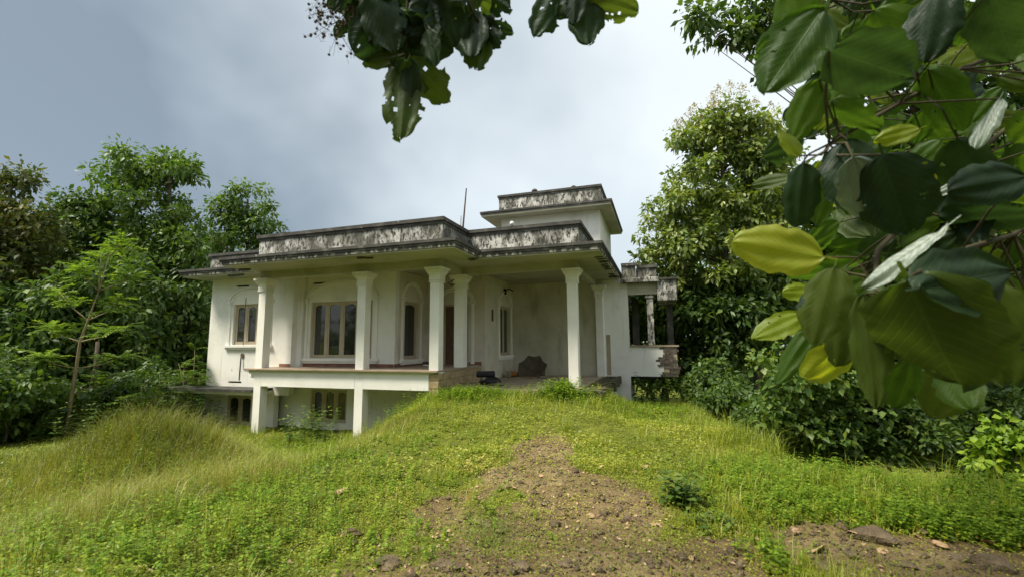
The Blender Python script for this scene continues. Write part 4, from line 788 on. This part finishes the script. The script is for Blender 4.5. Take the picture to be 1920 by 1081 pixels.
for k in range(22):
    s = np.array([rr.uniform(610, 690), rr.uniform(-40, 60)]); t = np.array([rr.uniform(568, 670), rr.uniform(0, 112)]); mb.tube([px(*s, 2.6) - b_, px(*((s + t) / 2 + rr.normal(size=2) * 6), 2.62) - b_, px(*t, 2.6) - b_], [.0022, .0018, .001], 4)
    for q in range(9):
        p = s + (t - s) * rr.uniform(.3, 1.0) + rr.normal(size=2) * 7; e_ = p + rr.normal(size=2) * 6 + [0, 5]; mb.tube([px(*p, 2.6) - b_, px(*e_, 2.6) - b_], .0009, 3)
        if rr.random() < .6: mb.lathe([(0, -.008), (.006, -.005), (.009, 0), (.006, .006), (0, .008)], 6, px(*e_, 2.6) - b_)
f_ = mb.build('fruit_cluster', M['bark'], oh); f_['kind'] = 'stuff'; f_['label'] = 'spray of thin twigs with tiny round fruits'
overhang('hanging_leaf_tip', 'small spray of dark leaf tips poking down from above between the branches', 2.6, [[(1150, -300), (1110, -120), (1090, -30), (1085, 5)]], [
 ((1055, -20), (1004, 64), 1.0, .1, D_, 1), ((1092, -30), (1101, 76), .9, .1, D_, 0), ((1105, -5), (1196, 24), 1.05, .1, O_, 1), ((1085, -25), (1042, 34), 1.2, .1, D_, 0), ((1100, 0), (1128, 54), 1.0, .2, D_, 1), ((1080, -40), (1075, 40), 1.2, .2, D_, 1), ((1120, -40), (1170, 12), 1.2, .1, D_, 0)], .4)

# ---------------------------------------------------------------- ground vegetation
def scatter(n, dmin, dmax, amin=-62, amax=66, power=1.0, seed=0):
    """points on the ground round the path, thinning with distance from where the path begins"""
    r_ = np.random.default_rng(seed); a = np.radians(r_.uniform(amin, amax, n)); q = r_.random(n)
    d = dmin * (dmax / dmin) ** q if power == 0 else (dmin ** power + (dmax ** power - dmin ** power) * q) ** (1 / power)
    h = YAW; x = CAM[0] + d * (np.cos(h) * np.sin(a) - np.sin(h) * np.cos(a)); y = CAM[1] + d * (np.sin(h) * np.sin(a) + np.cos(h) * np.cos(a))
    return x, y, d
def clear_house(x, y):
    return ~(((x > .2) & (x < 4.3) & (y > .45)) | ((x > -6.2) & (x < .4) & (y > .2)) | ((x < -6) & (x > -9.2) & (y > .7)))
def blades(P, H_, Wd, r_, lean=.5):
    n = len(P); an = r_.uniform(0, 6.283, n); d = np.stack([np.cos(an), np.sin(an), np.zeros(n)], 1); s = np.stack([-np.sin(an), np.cos(an), np.zeros(n)], 1); ln = (r_.random(n) * lean)[:, None]; H_ = H_[:, None]; W_ = Wd[:, None] / 2
    m_ = P + UPZ * H_ * .55 + d * H_ * ln * .3; t = P + UPZ * H_ * (1 - ln * .25) + d * H_ * ln
    v = np.stack([P - s * W_, P + s * W_, m_ + s * W_ * .8, m_ - s * W_ * .8, t], 1).reshape(-1, 3); b = (np.arange(n) * 5)[:, None]
    f = np.concatenate([b + [0, 1, 2], b + [0, 2, 3], b + [3, 2, 4]], 1).reshape(-1, 3); return v, f
def P3(x, y, dz=0): return np.stack([x, y, hgt(x, y) + dz], 1)
def patch(x, y, s, seed): return fbm(x * s, y * s, seed)
def stuff(name, label, cat, v, f, t, material): return tag(link(name, npmesh(name, v, f, t), M[material]), label, cat, kind='stuff')
# creeping ground cover: tiny leaves hugging the soil
r_ = np.random.default_rng(301)
def cover(n, dmin, dmax, size, seed, hh):
    x, y, d = scatter(n, dmin, dmax, power=.9, seed=seed); k = clear_house(x, y) & (r_.random(n) > np.maximum(soil_mask(x, y) * .80, .75 * sstep((patch(x, y, 1.0, 5) - .52) / .12))); x, y, d = x[k], y[k], d[k]; n = len(x)
    pt = patch(x, y, .9, 44); P = P3(x, y, 0) + UPZ * (r_.random(n) * hh * (.3 + 1.2 * pt))[:, None]; D = np.stack([*r_.normal(size=(2, n)), r_.uniform(-.1, .7, n)], 1); Nn = unit(np.stack([*(r_.normal(size=(2, n)) * .35), np.ones(n)], 1))
    s = size * r_.uniform(.6, 1.3, n) * (1 + d * .05); v, f = chip_geo(P, D, Nn, s, s * .62); return v, f, np.repeat(np.clip((patch(x, y, 1.1, 71) - .5) * 1.9 + .25 + r_.random(n) * .45, 0, 1), 4)
parts = [cover(215000, 1.9, 6, .016, 1, .06), cover(135000, 5.5, 17, .030, 2, .10)]
def merge(ps):
    V_, F_, T_, b = [], [], [], 0
    for v, f, t in ps: V_.append(v); F_.append(f + b); T_.append(t); b += len(v)
    return np.concatenate(V_), np.concatenate(F_), np.concatenate(T_)
stuff('ground_cover', 'low creeping green ground cover over the earth ramp', 'ground cover', *merge(parts), 'grass_green')
# grass blades
def grass(n, dmin, dmax, seed, hfun, wd, amin=-62, amax=66, lean=1.0, keep=None):
    x, y, d = scatter(n, dmin, dmax, amin, amax, .9, seed); k = clear_house(x, y) & (r_.random(n) > soil_mask(x, y) * .98)
    if keep is not None: k &= keep(x, y, r_)
    x, y, d = x[k], y[k], d[k]; n = len(x); h = hfun(x, y, d) * r_.uniform(.3, 1.4, n); v, f = blades(P3(x, y, -.01), h, wd * (1 + d * .06) * r_.uniform(.7, 1.3, n), r_, lean); return v, f, np.repeat(np.clip((patch(x, y, .8, 91) - .5) * 1.7 + .2 + r_.random(n) * .5, 0, 1), 5)
bank = lambda x, y: sstep((x - 5.6) / 1.6)                         # lush strip along the right edge
lush = lambda x, y: np.clip(bank(x, y) * .9 + sstep((2.2 - x) / 3) * .6 + sstep((y + 2.5) / 2.5) * .8, 0, 1.2)
g1 = grass(130000, 2.2, 8, 11, lambda x, y, d: .05 + .34 * lush(x, y) * patch(x, y, 1.3, 4) ** 2, .0032, keep=lambda x, y, r: r.random(len(x)) < .25 + .75 * lush(x, y) * (patch(x, y, 1.1, 14) > .38))
g2 = grass(130000, 7, 18, 12, lambda x, y, d: .06 + .50 * lush(x, y) * patch(x, y, 1.2, 4) ** 2, .0042, keep=lambda x, y, r: r.random(len(x)) < .3 + .7 * lush(x, y))
stuff('grass', 'fine bright green grass on the ramp and along the bank', 'grass', *merge([g1, g2]), 'grass_green')
mound = lambda x, y: np.exp(-(((x + 2.9) / 1.7) ** 2 + ((y + 4.8) / 1.4) ** 2)) + .35 * np.exp(-(((x + 3.8) / 3.0) ** 2 + ((y + 4.0) / 1.4) ** 2)) + .35 * np.exp(-(((x - .6) / 1.2) ** 2 + ((y + 3.2) / .9) ** 2)) + .6 * np.exp(-(((x - .6) / 1.6) ** 2 + ((y + 7.0) / 1.4) ** 2))
g3 = grass(170000, 4, 17, 13, lambda x, y, d: .10 + .62 * np.clip(mound(x, y), 0, 1) * (.35 + patch(x, y, 1.4, 6) * .9), .0035, amin=-64, amax=-4, lean=1.5, keep=lambda x, y, r: (x < 1.6) & (r.random(len(x)) < .15 + mound(x, y) * 1.3) & (patch(x, y, .7, 66) > .28))
# tufts: tangled clumps of longer blades and dead stalks
q = np.random.default_rng(321); x, y, d = scatter(1500, 2.6, 15, -62, 60, .9, 55); k = clear_house(x, y) & (soil_mask(x, y) < .35) & (q.random(len(x)) < .35 + .5 * lush(x, y)) & ~((x > 4.6) & (y > -1)); x, y, d = x[k], y[k], d[k]; m_ = 34
cx, cy = np.repeat(x, m_) + q.normal(size=len(x) * m_) * .055, np.repeat(y, m_) + q.normal(size=len(x) * m_) * .055; th = np.repeat(q.gamma(3, .06, len(x)) + .06, m_); v, f = blades(P3(cx, cy, -.01), np.minimum(th, .5) * q.uniform(.4, 1.2, len(cx)), .0036 * (1 + np.repeat(d, m_) * .05), q, 1.6)
stuff('grass_tufts', 'shaggy tufts of longer grass dotted over the slope', 'grass', v, f, np.repeat(np.clip(np.repeat(q.random(len(x)), m_) * .7 + q.random(len(cx)) * .45, 0, 1), 5), 'grass_green')
stuff('straw_grass', 'tall fine straw-tinged grass mounds on the left slope', 'grass', *g3, 'grass_straw')
# leafy herbs: small upright stems with opposite leaves
def herbs(n, region, seed, hmin, hmax, leaf, levels=6):
    q = np.random.default_rng(seed); x, y = region(q, n); k = clear_house(x, y) & (q.random(len(x)) > soil_mask(x, y)); x, y = x[k], y[k]; n = len(x); B0 = P3(x, y, 0); h = q.uniform(hmin, hmax, n); ln = q.normal(size=(n, 2)) * .25; Ps, Ds, Ns, Ls = [], [], [], []
    for l in range(levels):
        t = (l + 1) / levels; c = B0 + np.stack([ln[:, 0] * h * t, ln[:, 1] * h * t, h * t], 1); an = q.uniform(0, 6.28, n)
        for sg in (0, math.pi / 2 * (l % 2) + math.pi, 2.1):
            a = an + sg; Ps.append(c); Ds.append(np.stack([np.cos(a), np.sin(a), q.uniform(-.2, .5, n)], 1)); Ns.append(np.stack([q.normal(size=n) * .2, q.normal(size=n) * .2, np.ones(n)], 1)); Ls.append(leaf * q.uniform(.6, 1.2, n) * (1.15 - .5 * t))
    L_ = np.concatenate(Ls); v, f = chip_geo(np.concatenate(Ps), np.concatenate(Ds), unit(np.concatenate(Ns)), L_, L_ * .55); sv, sf = blades(B0, h, np.full(n, .006), q, .0)
    t = np.concatenate([np.repeat(q.random(len(L_)), 4), np.repeat(q.random(n) * .3, 5)]); return np.concatenate([v, sv]), np.concatenate([f, sf + len(v)]), t
def reg(cx, cy, sx, sy): return lambda q, n: (cx + q.normal(size=n) * sx, cy + q.normal(size=n) * sy)
hb = [herbs(700, reg(2.0, -7.9, 1.2, .7), 401, .06, .30, .045), herbs(420, reg(.9, -6.7, 1.5, 1.0), 402, .08, .34, .045), herbs(700, reg(9.0, -5.5, .9, .45), 403, .06, .26, .045), herbs(700, reg(8.3, -6.0, .5, .25), 404, .08, .2, .05),
      herbs(500, reg(1.2, -.2, .7, .35), 405, .12, .3, .07), herbs(350, reg(3.6, .1, .35, .25), 406, .15, .42, .08), herbs(500, reg(5.6, 1.5, .6, 1.2), 407, .1, .25, .05), herbs(700, reg(6.9, -5.6, .35, .5), 408, .06, .16, .045), herbs(500, reg(7.5, -4.9, .5, .3), 409, .05, .22, .045), herbs(500, reg(9.6, -4.9, 1.0, .3), 412, .08, .30, .05),
      herbs(260, reg(-1.2, -2.0, 1.4, .8), 410, .15, .4, .06), herbs(420, reg(-2.2, -5.0, 1.2, .9), 413, .15, .5, .05), herbs(500, reg(2.6, -5.5, 1.5, 1.2), 411, .05, .12, .04)]
def border(q, n):
    t = q.random(n); a = px(-150, 640, 13.0)[:2] * (1 - t)[:, None] + px(385, 640, 15.5)[:2] * t[:, None]; return a[:, 0] + q.normal(size=n) * .9, a[:, 1] + q.normal(size=n) * .9
stuff('undergrowth', 'dark leafy undergrowth where the tall grass meets the left forest', 'undergrowth', *herbs(1500, border, 420, .35, 1.1, .15, 8), 'foliage_mid')
stuff('leafy_weeds', 'bright green leafy weeds in drifts over the slope and bank', 'weeds', *merge(hb), 'herb')
# single plants
def plant(name, label, loc, n, h, leaf, seed, fol='herb', group=None, spread=.2, levels=7):
    v, f, t = herbs(n, reg(loc[0], loc[1], spread, spread), seed, h * .6, h, leaf, levels)
    b_ = np.array([loc[0], loc[1], float(hgt(*loc))]); root = empty(name, b_, label, 'plant', group); k = n * 5
    st = int(round(len(v) / (levels * 12 + 5))) * 5
    link('foliage', npmesh('foliage', v[:-st] - b_, f[:-(st // 5) * 3], t[:-st]), M[fol], root)['kind'] = 'stuff'; link('stems', npmesh('stems', v[-st:] - b_, f[-(st // 5) * 3:] - (len(v) - st), t[-st:]), M[fol], root)['kind'] = 'stuff'
    return root
plant('bright_bush', 'bright green bushy plant hiding the foot of the car porch pillar', (3.62, .15), 60, .50, .11, 501, spread=.17)
plant('dark_weed', 'dark green weed with broad leaves beside the earth path', (6.05, -6.1), 12, .30, .13, 502, 'foliage_mid', spread=.08, levels=5)
plant('low_weed', 'small bluish weed in front of the dark broad-leaved weed', (6.2, -6.45), 10, .12, .09, 503, 'foliage_mid', spread=.08, levels=3)
plant('corner_weed', 'leafy clump overhanging the brown stony patch', (6.55, -6.9), 40, .16, .06, 504, spread=.12, levels=5)
plant('porch_plant', 'leafy plant growing before the ground-floor window', (-3.3, -.5), 26, 1.0, .16, 505, 'foliage_mid', spread=.3, levels=9)
plant('dark_porch_weed', 'dark weed under the verandah beam beside the corner plinth', (-.75, .05), 12, .55, .12, 506, 'foliage_dark', spread=.15)
plant('tall_weed', 'thin tall weed in front of the verandah beam', (-.55, -.75), 4, .9, .09, 507, spread=.12, levels=9)
for i, (x, y) in enumerate(((5.2, 5.0), (5.9, 5.4), (6.4, 4.9), (5.5, 5.6), (6.9, 4.6))): plant('upright_weed', 'upright leafy weed growing beneath the open wing', (x, y), 5, 1.15, .17, 510 + i, 'foliage_mid', 'weeds beneath the wing', spread=.18, levels=11)
for i, (x, y) in enumerate(((9.2, -4.3), (8.5, -4.35), (10.1, -4.6))): plant('arching_weed', 'arching leafy weed on the bank edge', (x, y), 9, .45, .13, 530 + i, 'herb', 'weeds on the bank edge', spread=.2, levels=6)

# ---------------------------------------------------------------- stones, clods, litter
def ground_px(u, v):
    """where the ray through a photo pixel meets the ground"""
    d = px(u, v, 1.0) - CAM; lo = .5
    for s in np.arange(.5, 40, .02):
        p = CAM + d * s
        if p[2] < hgt(p[0], p[1]): return p
    return CAM + d * 20
RK = 'loose stones on the earth path'
for i, (u, v, s, lb) in enumerate(((730, 1062, .10, 'big dark rock half sunk in the grass edge beside the path'), (845, 1068, .09, 'dark flat rock next to the biggest rock'), (660, 1000, .07, None), (1020, 945, .05, None), (910, 985, .06, 'small crumpled dark clod by the path middle'),
        (1640, 1010, .11, 'flat grey stone slab on the brown stony patch'), (1580, 985, .06, None), (1740, 1000, .05, None), (1850, 1060, .12, 'long dark stone at the edge of the stony patch'), (1540, 1060, .05, None), (1210, 985, .04, None), (1060, 1060, .05, None), (975, 1065, .07, None), (1440, 1030, .05, None), (1700, 1065, .06, None), (1600, 1045, .05, None), (1800, 1000, .06, None), (1120, 1040, .03, None), (960, 900, .04, None), (1230, 1060, .04, None), (880, 1035, .04, None))):
    p = ground_px(u, v); lump('stone', (p[0], p[1], float(hgt(p[0], p[1])) + s * .12), (s * rng.uniform(.8, 1.4), s * rng.uniform(.7, 1.1), s * rng.uniform(.35, .55)), 'rock', lb or 'small loose stone on the bare brown earth', 'stone', 600 + i, None if lb else RK, rough=.35)
LM = [big_leaf_mesh(700 + i, 2 + i) for i in range(4)]
for m_ in LM: m_.materials.clear(); m_.materials.append(M['dryleaf'])
FL = 'dry leaves fallen on the ramp'
for i, (u, v, s) in enumerate(((625, 928, .16), (1205, 880, .13), (1240, 985, .12), (1120, 880, .09), (1330, 975, .12), (1545, 1030, .15), (1625, 1015, .14), (1660, 1035, .13), (1500, 1000, .1), (1720, 1010, .1), (900, 940, .07), (960, 915, .06), (1010, 895, .06), (860, 920, .07), (1060, 850, .06), (985, 880, .06), (1190, 890, .08), (1375, 905, .1), (1100, 970, .07), (1420, 970, .08), (1780, 1035, .12), (1840, 1020, .1), (390, 980, .1), (1300, 1050, .12), (1480, 1055, .1), (770, 985, .07), (845, 1000, .06), (1560, 960, .08))):
    p = ground_px(u, v); o = link('fallen_leaf', LM[i % 4], None, None, (p[0], p[1], float(hgt(p[0], p[1])) + .025)); o.scale = (s, s, s); o.rotation_euler = (rng.normal() * .3, rng.normal() * .35, rng.uniform(0, 6.28)); tag(o, 'curled dry brown leaf fallen on the ramp', 'leaf', FL)
# clods and pebbles nobody could count
x, y, d = scatter(26000, 2.0, 8.5, -40, 45, .9, 77); k = r_.random(len(x)) < soil_mask(x, y) * .9 + .01; x, y = x[k], y[k]; n = len(x); s = r_.gamma(1.6, .0065, n) + .003
oct_ = np.array([[1, 0, 0], [-1, 0, 0], [0, 1, 0], [0, -1, 0], [0, 0, .7], [0, 0, -.7]]); V_ = P3(x, y)[:, None, :] + (oct_[None] * r_.uniform(.5, 1.4, (n, 6, 1)) + r_.normal(size=(n, 6, 3)) * .25) * s[:, None, None]
of = np.array([[0, 2, 4], [2, 1, 4], [1, 3, 4], [3, 0, 4], [2, 0, 5], [1, 2, 5], [3, 1, 5], [0, 3, 5]]); F_ = (np.arange(n)[:, None, None] * 6 + of[None]).reshape(-1, 3)
stuff('pebbles', 'small pebbles and clods strewn over the bare earth path', 'pebbles', V_.reshape(-1, 3), F_, None, 'rock')
x, y, d = scatter(3500, 2.0, 11, -45, 45, .9, 78); n = len(x); P = P3(x, y, .015); s = r_.uniform(.015, .05, n); v, f = leaf_geo(P, np.stack([*r_.normal(size=(2, n)), r_.normal(size=n) * .2], 1), unit(np.stack([*(r_.normal(size=(2, n)) * .4), np.ones(n)], 1)), s, s * .5)
stuff('leaf_litter', 'scattered crumbs of dry leaves over the ramp', 'leaf litter', v, f, None, 'dryleaf')
